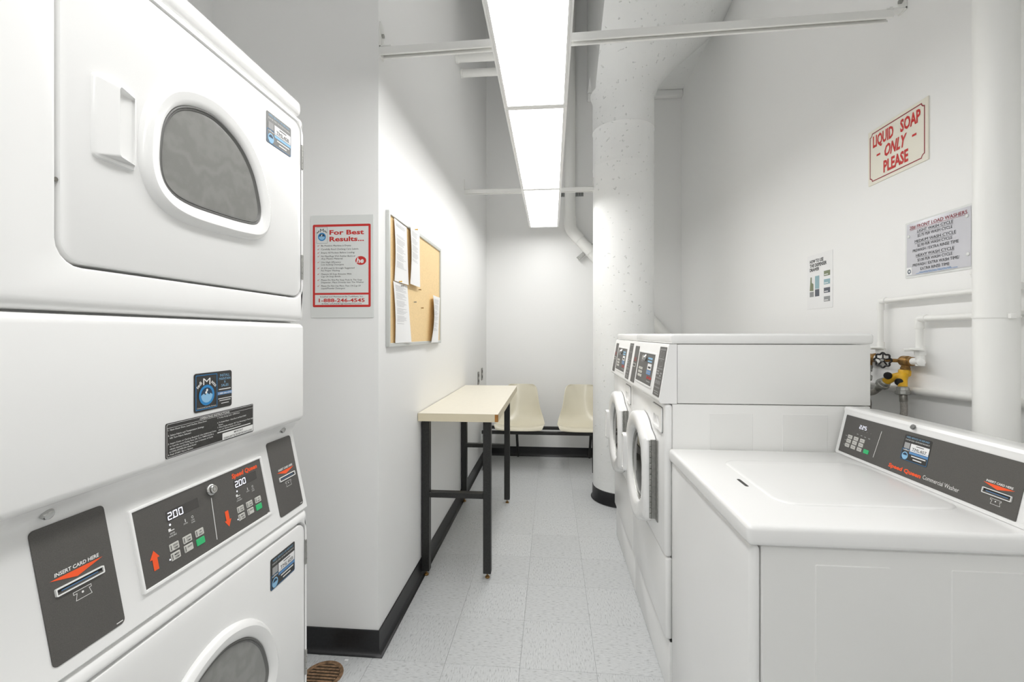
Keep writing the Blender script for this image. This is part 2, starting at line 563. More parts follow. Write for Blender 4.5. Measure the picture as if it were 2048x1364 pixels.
# the capital is cut flush with the side of the soffit; the shaft below keeps its full round
def clip(bm, co, no):
    g = bm.verts[:] + bm.edges[:] + bm.faces[:]
    res = bmesh.ops.bisect_plane(bm, geom=g, plane_co=co, plane_no=no, clear_outer=True)
    ed = [e for e in res['geom_cut'] if isinstance(e, bmesh.types.BMEdge)]
    bmesh.ops.holes_fill(bm, edges=ed)
def bmVF(bm):
    bm.verts.index_update()
    return [v.co.copy() for v in bm.verts], [tuple(v.index for v in f.verts) for f in bm.faces]
up = bm.copy()
clip(bm, (0, 0, 3.3), (0, 0, 1))
clip(up, (0, 0, 3.3), (0, 0, -1))
clip(up, (0.350, 0, 3.3), (-1, 0, 0.055))
clip(up, (XR - 0.001, 0, 0), (1, 0, 0))
column = thing('column', (CXC, CYC, 0), 'round white concrete column with a pitted surface and black rubber base', 'column')
column['kind'] = 'structure'
mk('shaft', bmVF(bm), 'column_paint', column)
mk('capital', bmVF(up), 'column_paint', column)
bm.free(); up.free()
mk('cove_base', lathe2((CXC, CYC, 0), (0, 0, 1), [(0.0015, CR), (0.0015, CR + 0.018), (0.004, CR + 0.012), (0.014, CR + 0.006), (0.10, CR + 0.005), (0.104, CR)], 48), 'rubber', column)

# ================================================================== LIGHT FIXTURES and their support channels
LX0, LX1, LZ = -0.2275, 0.0745, 2.43
yends = [4.665, 3.443, 2.192, 0.965, -0.265, -1.495]
labs = ['white framed ceiling light panel at the end of the row by the bench',
        'white framed ceiling light panel second from the bench, over the folding table',
        'white framed ceiling light panel third from the bench, crossed by the long channel',
        'white framed ceiling light panel fourth from the bench',
        'white framed ceiling light panel fifth from the bench, at the far end of the row']
for k in range(5):
    ya, yb = yends[k + 1] + 0.001, yends[k] - 0.001
    t = thing('ceiling_light', ((LX0 + LX1) / 2, (ya + yb) / 2, LZ), labs[k], 'light', 'row of ceiling light panels')
    f = WORLD
    RL = lambda d: rr(LX0 + d, LX1 - d, ya + d, yb - d, 0.001, 1)
    P = RL(0)
    Q = RL(0.019)
    # closed housing with a flanged door frame
    mk('housing', loft(f, [(RL(0.004), LZ + 0.070), (RL(0.004), LZ + 0.012)], True, False), 'enamel_satin', t)
    mk('frame', loft(f, [(RL(0.004), LZ + 0.012), (P, LZ + 0.012), (P, LZ + 0.001), (RL(0.001), LZ), (RL(0.008), LZ), (RL(0.0085), LZ + 0.002),
                         (RL(0.010), LZ + 0.002), (RL(0.0105), LZ), (RL(0.018), LZ), (Q, LZ + 0.001), (Q, LZ + 0.006)]), 'enamel_satin', t)
    for xs in (0.05, 0.212):
        mk('added_fill_strip', box(LX0 + xs, LX0 + xs + 0.04, ya + 0.05, yb - 0.05, LZ + 0.0702, LZ + 0.0712), 'added_fill', t, smooth=False)  # glowing strips added on top of the housing to brighten the upper walls
    mk('diffuser', prism(f, RL(0.0185), LZ + 0.003, LZ + 0.006), 'diffuser', t, smooth=False)

def channel(p0, p1, w=0.041, h=0.030):
    """slotted strut: C section with its slot downwards"""
    p0, p1 = Vector(p0), Vector(p1)
    t = (p1 - p0).normalized()
    side = Vector((0, 0, 1)).cross(t).normalized()
    up = t.cross(side)
    s = 0.010; th = 0.003
    prof = [(-w / 2, 0), (-s, 0), (-s, 0.007), (-s - th, 0.007), (-s - th, th), (-w / 2 + th, th), (-w / 2 + th, h - th), (w / 2 - th, h - th),
            (w / 2 - th, th), (s + th, th), (s + th, 0.007), (s, 0.007), (s, 0), (w / 2, 0), (w / 2, h), (-w / 2, h)]
    V = [p + side * a + up * b for p in (p0, p1) for a, b in prof]
    n = len(prof)
    F = [(i, (i + 1) % n, n + (i + 1) % n, n + i) for i in range(n)] + [tuple(range(n)), tuple(range(n, 2 * n))]
    return V, F
ch = thing('support_channel', (-0.2, 1.885, 2.50), 'long white slotted channel from the partition corner across to the right wall', 'rail', 'channels carrying the lights')
mk('channel', channel((XL + 0.004, 1.872, 2.513), (XR - 0.05, 1.925, 2.583)), 'pipe_paint', ch, smooth=False)
mk('bracket', join(box(XL + 0.0005, XL + 0.006, 1.852, 1.892, 2.505, 2.65), box(XL + 0.0005, XL + 0.05, 1.852, 1.892, 2.545, 2.550)), 'pipe_paint', ch, smooth=False)
mk('bolt', lathe2((XL + 0.006, 1.872, 2.60), (1, 0, 0), [(0, 0.009), (0.008, 0.009), (0.009, 0.006)], 6), 'galvanized', ch)
mk('bracket', join(box(XR - 0.006, XR - 0.0005, 1.905, 1.945, 2.61, 2.80), box(XR - 0.075, XR - 0.0005, 1.905, 1.945, 2.6145, 2.620)), 'pipe_paint', ch, smooth=False)
mk('bolt', lathe2((XR - 0.006, 1.925, 2.655), (-1, 0, 0), [(0, 0.010), (0.009, 0.010), (0.010, 0.006)], 6), 'galvanized', ch)
mk('bolt', lathe2((XR - 0.05, 1.925, 2.620), (0, 0, 1), [(0, 0.010), (0.009, 0.010), (0.010, 0.006)], 6), 'galvanized', ch)
ch2 = thing('support_channel', (-0.2, 3.75, 2.50), 'short white slotted channel between the partition wall and the round column', 'rail', 'channels carrying the lights')
mk('channel', channel((XL + 0.004, 3.735, 2.503), (0.345, 3.785, 2.513)), 'pipe_paint', ch2, smooth=False)
mk('bracket', join(box(XL + 0.0005, XL + 0.006, 3.715, 3.755, 2.50, 2.62), box(XL + 0.0005, XL + 0.05, 3.715, 3.755, 2.535, 2.540)), 'pipe_paint', ch2, smooth=False)
mk('bracket', join(box(0.338, 0.344, 3.765, 3.805, 2.51, 2.62), box(0.30, 0.344, 3.765, 3.805, 2.545, 2.550)), 'pipe_paint', ch2, smooth=False)

# ================================================================== PIPES on the far walls
def simple(name, VF, m, label, cat, group=None, **k):
    return mk(name, VF, m, label=label, cat=cat, group=group, **k)
for (u, v, nm) in ((912, 117, 'upper white conduit stub leaving the partition wall high above the bench, nearer the long channel'),
                   (922, 147, 'white conduit stub leaving the partition wall high above the bench, nearer the back wall')):
    p = onX(u, v, XL)
    t = thing('conduit', p, nm, 'pipe', 'conduits high on the partition wall')
    mk('pipe', tube(fillet([p + Vector((0.001, 0, 0)), Vector((-0.22, p.y, p.z)), Vector((-0.22, p.y, (ZC if p.y > 3.45 else 3.93) - 0.001))], 0.09), 0.030, 16), 'pipe_paint', t)
    mk('collar', lathe2(p + Vector((0.001, 0, 0)), (1, 0, 0), [(0, 0.035), (0.018, 0.035), (0.02, 0.031)], 16), 'pipe_paint', t)
PY = YB - 0.068
p_el = onY(1140, 452, PY); p_end = onY(1345, 682, PY)
dr = thing('drain_pipe', (p_el.x, PY, p_el.z), 'thick white drain pipe down the back wall with a bend behind the column', 'pipe')
mk('riser', tube([Vector((p_el.x, PY, 3.928 if p_el.x > 0.385 else ZC - 0.001)), Vector((p_el.x, PY, p_el.z + 0.08))], 0.058, 20), 'pipe_paint', dr)
dd = (p_end - p_el).normalized()
mk('elbow', tube(fillet([Vector((p_el.x, PY, p_el.z + 0.10)), Vector((p_el.x, PY, p_el.z - 0.03)), Vector((p_el.x, PY, p_el.z - 0.03)) + dd * 0.16], 0.12), 0.064, 20), 'pipe_paint', dr)
s0 = Vector((p_el.x, PY, p_el.z - 0.03))
mk('branch', tube([s0 + dd * 0.12, s0 + dd * 1.55], 0.058, 20), 'pipe_paint', dr)
mk('coupling', tube([s0 + dd * 0.25, s0 + dd * 0.34], 0.063, 20), 'pipe_paint', dr)
pn = Vector((dd.z, 0, -dd.x))
if pn.x > 0: pn = -pn
fc = Fr(s0 + dd * 0.30, dd, pn)
for sgn in (1, -1):
    a0, a1 = (0.064, 0.15) if sgn > 0 else (-0.15, -0.064)
    mk('clamp', join(box(-0.02, 0.02, a0, a1, -0.012, 0.006, fr=fc), box(-0.02, -0.012, a0, a1, 0.006, 0.022, fr=fc), box(0.012, 0.02, a0, a1, 0.006, 0.022, fr=fc)), 'galvanized', dr, smooth=False)

# louvred vent high on the back wall, behind the drain pipe
v0 = onY(1121, 394, YB); v1 = onY(1167, 384, YB)
vt = thing('wall_vent', ((v0.x + v1.x) / 2, YB - 0.006, v0.z), 'small grey louvred vent on the back wall behind the drain pipe', 'vent')
fv = Fr((0, YB - 0.0005, 0), (1, 0, 0), (0, 0, 1))
mk('plate', prism(fv, rr(v0.x, v1.x, v0.z, v1.z, 0.003), 0, 0.004), 'grey_print', vt)
for i in range(9):
    a = v0.x + 0.012 + i * (v1.x - v0.x - 0.034) / 8
    mk('louvre', box(a, a + 0.013, v0.z + 0.008, v1.z - 0.008, 0.004, 0.0055, fr=fv), 'gasket', vt, smooth=False)

# ================================================================== OUTLETS on the partition wall by the bench
fl = Fr((XL + 0.0006, 0, 0), (0, 1, 0), (0, 0, 1))        # a = y, b = z, normal +x
def outlet(y, z, w, h, m, label, dark=True):
    t = thing('wall_outlet', (XL, y, z - h / 2), label, 'outlet', 'outlets on the partition wall')
    mk('plate', prism(fl, rr(y - w / 2, y + w / 2, z - h / 2, z + h / 2, 0.006), 0, 0.006, 0.002), m, t)
    for s in (-1, 1):
        mk('socket', prism(fl, rr(y - 0.017, y + 0.017, z + s * h * 0.22 - 0.014, z + s * h * 0.22 + 0.014, 0.007), 0.006, 0.0075), 'seam_dark' if dark else 'plate_white', t)
outlet(4.44, 0.905, 0.075, 0.125, 'steel', 'grey metal outlet plate on the partition wall, the one nearer the table')
outlet(4.67, 0.925, 0.075, 0.125, 'steel', 'grey metal outlet plate on the partition wall, the one nearer the back wall')
outlet(4.653, 0.28, 0.075, 0.115, 'plate_white', 'white outlet plate low on the partition wall beside the bench', False)

# ================================================================== FLOOR DRAIN
fd = thing('floor_drain', (-0.895, 1.715, 0), 'rusty round cast floor drain beside the dryers', 'drain')
fw = Fr((-0.895, 1.715, 0.0005), (1, 0, 0), (0, 1, 0))
mk('rim', loft(fw, [(circ(0, 0, 0.078), 0), (circ(0, 0, 0.077), 0.003), (circ(0, 0, 0.066), 0.004), (circ(0, 0, 0.063), 0.0005)]), 'rust', fd)
mk('basin', plate(fw, circ(0, 0, 0.064), 0.0003), 'dark_rust', fd, smooth=False)
for i in range(7):
    b = -0.048 + i * 0.016
    hw = math.sqrt(max(0.0, 0.062 ** 2 - b * b))
    mk('grate_bar', box(-hw, hw, b - 0.0042, b + 0.0042, 0.0005, 0.0035, 0.001, 1, fr=fw), 'rust', fd)
simple('paper_scrap', box(-0.845, -0.828, 1.826 - 0.03, 1.826 - 0.022, 0.0002, 0.006, 0.002), 'paper', 'tiny white scrap lying on the floor by the drain', 'scrap')

# ================================================================== NOTICE on the partition corner (faces the camera)
def logo_badge(fr, a0, a1, b0, b1, c, parent, dark=False, pre='badge'):
    """the installer's badge: big M, small letters either side, round porthole with water"""
    w, h = a1 - a0, b1 - b0
    cx, cy, r = a0 + w * 0.5, b0 + h * 0.40, min(w * 0.36, h * 0.30)
    ink = 'white_print' if dark else 'ink'
    flat('badge_capital', txt('M', fr, cx, b0 + h * 0.70, h * 0.20, w * 0.34, c + 0.0003, 0.0, align='C'), ink, parent)
    flat('badge_lettering', txt('tedi', fr, cx - w * 0.42, b0 + h * 0.60, h * 0.10, w * 0.28, c + 0.0003, 0.02, rot=0.75), ink, parent)
    flat('badge_lettering', txt('atts', fr, cx + w * 0.20, b0 + h * 0.76, h * 0.10, w * 0.28, c + 0.0003, 0.02, rot=-0.75), ink, parent)
    flat('porthole_ring', loft(fr, [(circ(cx, cy, r), c + 0.0003), (circ(cx, cy, r * 0.74), c + 0.0003)]), 'blue', parent)
    up = [(cx + r * 0.74 * math.cos(t), cy + r * 0.74 * math.sin(t)) for t in [math.radians(x) for x in range(0, 181, 12)]]
    dn = [(cx + r * 0.74 * math.cos(t), cy + r * 0.74 * math.sin(t)) for t in [math.radians(x) for x in range(180, 361, 12)]]
    flat('porthole_window', plate(fr, up, c + 0.0003), 'blue_dark', parent)
    wave = dn + [(cx + r * 0.45, cy + r * 0.16), (cx + r * 0.3, cy + r * 0.02), (cx + r * 0.05, cy + r * 0.2), (cx - r * 0.2, cy + r * 0.02), (cx - r * 0.4, cy + r * 0.18)]
    flat('porthole_water', plate(fr, wave, c + 0.0005), 'blue_light', parent)
    flat('porthole_bubble', join(plate(fr, circ(cx + r * 0.02, cy + r * 0.48, r * 0.13, 10), c + 0.0006), plate(fr, circ(cx - r * 0.1, cy + r * 0.26, r * 0.13, 10), c + 0.0006)), 'white_print', parent)

fn = Fr((0, YN - 0.0006, 0), (1, 0, 0), (0, 0, 1))      # normal -y
nt_ = thing('notice_sign', (-0.877, YN, 1.405), 'white plastic notice headed For Best Results with a red border', 'sign')
mk('backing_plate', prism(fn, rr(-1.013, -0.740, 1.408, 1.840, 0.002), 0, 0.004, 0.001), 'plate_white', nt_)
P = rr(-1.004, -0.752, 1.453, 1.801, 0.006)
c = 0.0046
flat('sheet', plate(fn, P, c - 0.0003), 'plate_white', nt_)
a0, a1, b0, b1 = -1.004, -0.752, 1.453, 1.801
flat('border', join(outline(fn, P, 0.0095, c), bars(fn, [(a0 + 0.009, a1 - 0.009, 1.505, 1.513)], c)), 'red', nt_)
logo_badge(fn, a0 + 0.016, a0 + 0.064, 1.722, 1.790, c, nt_)
flat('badge_frame', outline(fn, rr(a0 + 0.016, a0 + 0.064, 1.722, 1.790, 0.001, 1), 0.0008, c), 'blue_dark', nt_)
flat('heading', join(txt('For Best', fn, a0 + 0.073, 1.758, 0.0185, 0.150, c, 0.03), txt('Results...', fn, a0 + 0.073, 1.730, 0.0185, 0.150, c, 0.03)), 'red', nt_)
items = [['Be Positive Machine is Empty.'], ['Carefully Read Clothing Care Labels.'], ['Empty All Pockets Before Loading'], ['No Mats/Rugs With Rubber Backs or', 'Any Plastic Material.'],
         ['Use High Efficiency', 'Low Sudsing Detergent.'], ['A 3/4 Load Is Strongly Suggested', 'For Proper Washing'], ['Measure All Soap Amounts With', 'Cap On Soap Bottle.'],
         ['Please Do Not Put Soap Pods In The Soap', 'Dispenser, Place Directly Into The Washer'], ['Please Do Not Use More Than 1/4 Cup Of', 'Liquid/Powder Detergent']]
L, CK = [], []
z = 1.7085
for it in items:
    s = 0.0042
    f0 = Fr(fn(a0 + 0.018, z - 0.001, 0), fn.u, fn.v)
    CK.append(([fn(a0 + 0.020, z + 0.003, c), fn(a0 + 0.0225, z, c), fn(a0 + 0.031, z + 0.0075, c), fn(a0 + 0.0235, z + 0.0032, c)], [(0, 1, 2, 3)]))
    for ln in it:
        L.append(txt(ln, fn, a0 + 0.0365, z, 0.0066, len(ln) * 0.00455, c, 0.0, 0.12)); z -= 0.0102
    z -= 0.0046
flat('checklist', join(*L), 'ink', nt_)
flat('tick_marks', join(*CK), 'red', nt_)
flat('he_oval', plate(fn, [(p[0] * 0.996 + p[1] * 0.0, p[1]) for p in circ(a1 - 0.046, 1.6475, 0.0235, 28, 1.0, 0.78)], c), 'red', nt_)
flat('he_lettering', txt('he', fn, a1 - 0.046, 1.638, 0.021, 0.032, c + 0.0003, 0.03, 0.2, align='C'), 'white_print', nt_)
flat('installer_line', txt('Installed and Maintained By TediMatts, Inc.', fn, (a0 + a1) / 2, 1.4945, 0.0058, 0.188, c, 0.0, align='C'), 'ink', nt_)
flat('email_line', txt('E-MAIL: LAUNDRY@TEDIMATTS.COM', fn, (a0 + a1) / 2, 1.4645, 0.0058, 0.172, c, 0.0, align='C'), 'ink', nt_)
flat('phone_number', txt('1-888-246-4545', fn, (a0 + a1) / 2, 1.4745, 0.0145, 0.200, c, 0.025, align='C'), 'red', nt_)

# ================================================================== CORKBOARD with pinned sheets on the partition wall
cb = thing('corkboard', (XL, 2.39, 1.283), 'cork notice board with a white metal frame on the partition wall', 'board')
fl = Fr((XL + 0.0006, 0, 0), (0, 1, 0), (0, 0, 1))
RO = lambda d: rr(1.928 + d, 2.862 - d, 1.283 + d, 1.882 - d, 0.002, 2)
PO = RO(0)
mk('frame', loft(fl, [(PO, 0), (PO, 0.014), (RO(0.002), 0.016), (RO(0.015), 0.016), (RO(0.017), 0.014), (RO(0.017), 0.006)]), 'aluminium', cb)
mk('cork_panel', prism(fl, RO(0.016), 0.001, 0.008), 'cork', cb, smooth=False)
mk('backing', prism(fl, RO(0.006), 0.0, 0.0008), 'black_plastic', cb, smooth=False)

def sheet(name, y0, y1, z0, z1, label, curl=(0.0, 0.0), lean=0.0, base=0.0095, rows=None, skew=0.0):
    """pinned page: c offset from the cork, curled along its sides"""
    nu, nv = 10, 12
    V, F = [], []
    def pos(s, t, e=0.0):
        cc = base + curl[0] * (1 - s) ** 2 * (0.4 + 0.6 * math.sin(math.pi * t)) + curl[1] * s ** 2 * (1 - t) + lean * (1 - t) ** 1.5
        return fl(y0 + (y1 - y0) * s + skew * (1 - t), z0 + (z1 - z0) * t, cc + e)
    for j in range(nv + 1):
        for i in range(nu + 1):
            V.append(pos(i / nu, j / nv))
    for j in range(nv):
        for i in range(nu):
            q = j * (nu + 1) + i
            F.append((q, q + 1, q + nu + 2, q + nu + 1))
    n = len(V)
    V += [v - fl.n * 0.0006 for v in V]
    F2 = [tuple(reversed([i + n for i in f])) for f in F]
    t = thing(name, fl((y0 + y1) / 2, z0, 0.009), label, 'paper', 'sheets pinned to the corkboard')
    mk('page', (V, F + F2), 'paper', t)
    LV, LF = [], []
    rng = random.Random(sum(map(ord, label)))
    v = 0.94
    k = 0
    while v > 0.10:
        if rows and not any(r0 <= v <= r1 for r0, r1 in rows):
            v -= 0.02; continue
        s0 = 0.12; s1 = 0.12 + rng.uniform(0.45, 0.76)
        st = [s0 + (s1 - s0) * q / 6 for q in range(7)]
        for q in range(6):
            b = len(LV)
            LV += [pos(st[q], v, 0.0007), pos(st[q + 1], v, 0.0007), pos(st[q + 1], v + 0.007, 0.0007), pos(st[q], v + 0.007, 0.0007)]
            LF.append((b, b + 1, b + 2, b + 3))
        v -= 0.021
        k += 1
        if k % 5 == 0: v -= 0.02
    flat('printed_lines', (LV, LF), 'faint_ink', t, kind='stuff')
    return t
p1 = sheet('pinned_sheet', 1.990, 2.180, 1.580, 1.862, 'typed white sheet pinned at the top of the corkboard beside its frame', (0.010, 0.008), 0.002, 0.0115, [(0.88, 0.96), (0.2, 0.76)])
p2 = sheet('pinned_sheet', 2.205, 2.380, 1.587, 1.876, 'typed white sheet pinned over the top edge of the corkboard', (0.012, 0.003), 0.006, 0.0175, [(0.4, 0.95)], skew=-0.02)
p3 = sheet('pinned_sheet', 1.982, 2.195, 1.299, 1.578, 'typed white sheet pinned at the bottom of the corkboard below another sheet', (0.010, 0.012), 0.004, 0.0105, [(0.3, 0.95)], skew=0.015)
p4 = sheet('pinned_sheet', 2.625, 2.825, 1.290, 1.569, 'white sheet pinned at the lower corner of the corkboard, hanging loose on one side', (0.022, 0.0), 0.006, 0.0175, [(0.25, 0.92)], skew=-0.065)
def pin(y, z, m, label, c=0.008):
    t = thing('push_pin', fl(y, z, c), label, 'pin', 'push pins on the corkboard')
    mk('head', lathe2(fl(y, z, c), fl.n, [(0.004, 0.0035), (0.006, 0.0025), (0.012, 0.0025), (0.014, 0.004), (0.016, 0.0035)], 10), m, t)
    mk('needle', lathe2(fl(y, z, c), fl.n, [(0.0, 0.0008), (0.005, 0.0008)], 6), 'steel', t)
pin(2.385, 1.577, 'brass', 'brass push pin beside the lower edge of the middle sheet')
pin(2.30, 1.505, 'steel', 'steel push pin in bare cork below the middle sheet')
pin(2.43, 1.482, 'brass', 'brass push pin in bare cork between the loose sheet and the lower sheet')
pin(2.085, 1.566, 'steel', 'steel push pin through the top of the lower sheet', 0.0125)
pin(2.03, 1.580, 'yellow_paint', 'yellow push pin where the two left sheets meet', 0.022)
pin(2.25, 1.868, 'yellow_paint', 'pale yellow push pin at the top of the middle sheet', 0.03)

# ================================================================== SIGNS on the right wall   (a = -y, b = z, normal -x)
fr_ = Fr((XR - 0.0006, 0, 0), (0, -1, 0), (0, 0, 1))
sg = thing('soap_sign', (XR, 1.958, 1.982), 'cream plastic sign reading LIQUID SOAP ONLY PLEASE in red', 'sign')
A0, A1, B0, B1 = -2.117, -1.800, 1.983, 2.217
mk('backing_plate', prism(fr_, rr(A0, A1, B0, B1, 0.001, 1), 0, 0.005, 0.001), 'sign_cream', sg)
c = 0.0056
q = 0.014
i0_, j0_, i1_, j1_ = A0 + 0.011, B0 + 0.013, A1 - 0.013, B1 - 0.013
NB = []
for (cx, cy, st) in ((i0_, j0_, 90), (i1_, j0_, 180), (i1_, j1_, 270), (i0_, j1_, 0)):
    for k in range(7):
        t = math.radians(st - 90.0 * k / 6)
        NB.append((cx + q * math.cos(t), cy + q * math.sin(t)))
flat('border', outline(fr_, NB, 0.0042, c), 'dark_red', sg)
mid = (A0 + A1) / 2
flat('lettering', join(txt('LIQUID', fr_, A0 + 0.030, 2.141, 0.046, 0.118, c, 0.034), txt('SOAP', fr_, A0 + 0.184, 2.141, 0.046, 0.100, c, 0.034),
                       txt('ONLY', fr_, mid, 2.078, 0.046, 0.120, c, 0.034, 0.3, align='C'), bars(fr_, [(mid - 0.106, mid - 0.085, 2.096, 2.104), (mid + 0.085, mid + 0.106, 2.096, 2.104)], c),
                       txt('PLEASE', fr_, mid, 2.014, 0.046, 0.132, c, 0.034, align='C')), 'red', sg)

ps = thing('price_sign', (XR, 1.767, 1.555), 'glossy laminated price sign headed FRONT LOAD WASHERS', 'sign')
A0, A1, B0, B1 = -1.912, -1.622, 1.556, 1.772
mk('laminate_sheet', prism(fr_, rr(A0, A1, B0, B1, 0.006), 0, 0.0015), 'plate_white', ps)
# the sheet bows out from the wall, so its print lies on a gentle bulge
def bowed(a, b):
    return 0.002 + 0.006 * math.sin(math.pi * (a - A0) / (A1 - A0)) * (0.4 + 0.6 * math.sin(math.pi * (b - B0) / (B1 - B0)))
V, F = [], []
for j in range(11):
    for i in range(13):
        a = A0 + 0.008 + (A1 - A0 - 0.016) * i / 12; b = B0 + 0.009 + (B1 - B0 - 0.016) * j / 10
        V.append(fr_(a, b, bowed(a, b)))
for j in range(10):
    for i in range(12):
        k = j * 13 + i; F.append((k, k + 1, k + 14, k + 13))
mk('sheet', (V, F), 'laminated_sheet', ps)
class Bow:
    u, v, n = fr_.u, fr_.v, fr_.n
    def __call__(s, a, b, c=0): return fr_(a, b, bowed(a, b) + c)
bow = Bow()
mid = (A0 + A1) / 2 - 0.004
flat('heading', join(txt('20# FRONT LOAD WASHERS', bow, mid + 0.006, 1.742, 0.0125, 0.245, 0.0009, 0.005, align='C'), bars(bow, [(mid - 0.115 + 0.02 * k, mid - 0.096 + 0.02 * k, 1.7385, 1.7395) for k in range(12)], 0.0008)), 'dark_red', ps)
L = []
for s, z, w, u in (('LIGHT WASH CYCLE', 1.724, 0.155, 1), ('$2.75 PER WASH CYCLE', 1.7065, 0.150, 0), ('MEDIUM WASH CYCLE', 1.686, 0.178, 1), ('$2.90 PER WASH CYCLE', 1.669, 0.150, 0),
                   ('PREWASH / EXTRA RINSE TIME', 1.652, 0.198, 0), ('HEAVY WASH CYCLE', 1.632, 0.165, 1), ('$3.00 PER WASH CYCLE', 1.614, 0.150, 0),
                   ('PREWASH / EXTRA WASH TIME/', 1.597, 0.200, 0), ('EXTRA RINSE TIME', 1.580, 0.125, 0)):
    L.append(txt(s, bow, mid, z, 0.0105, w, 0.0009, 0.0, align='C'))
    if u: L.append(bars(bow, [(mid - w / 2 + w * k / 8, mid - w / 2 + w * (k + 1) / 8, z - 0.0032, z - 0.0024) for k in range(8)], 0.0008))
flat('price_list', join(*L), 'ink', ps)
flat('small_print', bars(bow, [(mid - 0.07 + 0.02 * k, mid - 0.052 + 0.02 * k, 1.5725, 1.5742) for k in range(7)] + [(mid - 0.085 + 0.02 * k, mid - 0.067 + 0.02 * k, 1.5685, 1.5702) for k in range(9)], 0.0008), 'blue_mid', ps)
flat('badge_patch', bars(bow, [(A0 + 0.009, A0 + 0.036, 1.568, 1.597)], 0.0007), 'paper', ps)
flat('badge_ring', loft(bow, [(circ(A0 + 0.0225, 1.581, 0.0085, 20), 0.0011), (circ(A0 + 0.0225, 1.581, 0.005, 20), 0.0011)]), 'blue_dark', ps)
for a, b in ((A1 - 0.022, B1 - 0.038), (A1 - 0.018, B0 + 0.050), (A0 + 0.02, B1 - 0.055)):
    mk('grommet', lathe2(fr_(a, b, bowed(a, b)), fr_.n, [(0, 0.006), (0.002, 0.0058), (0.003, 0.004)], 12), 'plate_white', ps)

dsn = thing('dispenser_notice', (XR, 2.487, 1.472), 'white sheet headed HOW TO USE THE DISPENSER DRAWER with coloured blocks', 'sign')
A0, A1, B0, B1 = -2.600, -2.376, 1.473, 1.758
mk('sheet', prism(fr_, rr(A0, A1, B0, B1, 0.001, 1), 0, 0.0012), 'paper', dsn, smooth=False)
c = 0.0018
flat('lettering', join(txt('HOW TO USE', fr_, A0 + 0.026, 1.716, 0.0165, 0.122, c, 0.03), txt('THE DISPENSER', fr_, A0 + 0.026, 1.694, 0.0165, 0.150, c, 0.03), txt('DRAWER', fr_, A0 + 0.026, 1.672, 0.0165, 0.085, c, 0.03)), 'ink', dsn)
f2 = lambda x, y: (A0 + (x - 130) / 430.0 * (A1 - A0), 0)
flat('olive_bottle', plate(fr_, [(A0 + 0.025, 1.570), (A0 + 0.060, 1.568), (A0 + 0.060, 1.604), (A0 + 0.044, 1.612), (A0 + 0.044, 1.642), (A0 + 0.032, 1.642)], c), 'olive_print', dsn)
for q_ in ((A0 + 0.074, A0 + 0.112, 1.577, 1.644), (A0 + 0.152, A0 + 0.204, 1.592, 1.618)): flat('teal_block', bars(fr_, [q_], c), 'teal_print', dsn)
for q_ in ((A0 + 0.074, A0 + 0.112, 1.537, 1.574), (A0 + 0.152, A0 + 0.204, 1.549, 1.575)): flat('slate_block', bars(fr_, [q_], c), 'slate_print', dsn)
flat('olive_block', bars(fr_, [(A0 + 0.152, A0 + 0.204, 1.635, 1.661)], c), 'olive_print', dsn)
for q_ in ((A0 + 0.025, A0 + 0.062, 1.537, 1.564), (A0 + 0.152, A0 + 0.204, 1.505, 1.531)): flat('grey_block', bars(fr_, [q_], c), 'grey_print', dsn)
for z in (1.597, 1.554, 1.640, 1.510): flat('block_caption', bars(fr_, [(A0 + 0.156, A0 + 0.188, z, z + 0.004)], c + 0.0003), 'paper', dsn)

# ================================================================== FOLDING TABLE against the partition wall
tb = thing('folding_table', (-0.53, 3.07, 0), 'narrow folding table with cream laminate top and black steel legs', 'table')
tx0, tx1, ty0, ty1, tz = -0.7165, -0.283, 2.397, 3.748, 0.914
ttop = mk('tabletop', box(tx0, tx1, ty0, ty1, tz - 0.0015, tz, 0.0005, 1), 'laminate', tb, smooth=False)
mk('edge_band', box(tx0 + 0.0005, tx1 - 0.0005, ty0 + 0.0005, ty1 - 0.0005, tz - 0.043, tz - 0.0017), 'laminate_edge', tb, smooth=False)
mk('seam_line', box(tx0 + 0.0008, tx1 - 0.0008, ty0 + 0.0008, ty1 - 0.0008, tz - 0.0019, tz - 0.0013), 'chipped_wood', tb, smooth=False)
mk('chipped_corner', box(tx1 - 0.017, tx1 + 0.0004, ty0 + 0.0, ty0 + 0.016, tz - 0.041, tz - 0.0025), 'chipped_wood', tb, smooth=False)
LEG = 0.0215
for yc in (2.482, 3.597):
    for xc in (-0.694, -0.351):
        mk('leg', box(xc - LEG, xc + LEG, yc - LEG, yc + LEG, 0.030, tz - 0.044, 0.002, 1), 'black_metal', tb)
        mk('foot', join(lathe2((xc, yc, 0.0005), (0, 0, 1), [(0, 0.012), (0.006, 0.013), (0.010, 0.010), (0.012, 0.004), (0.031, 0.004)], 14)), 'brass', tb)
    mk('stretcher', box(-0.694 + LEG, -0.351 - LEG, yc - 0.02, yc + 0.02, 0.438, 0.468, 0.002, 1), 'black_metal', tb)

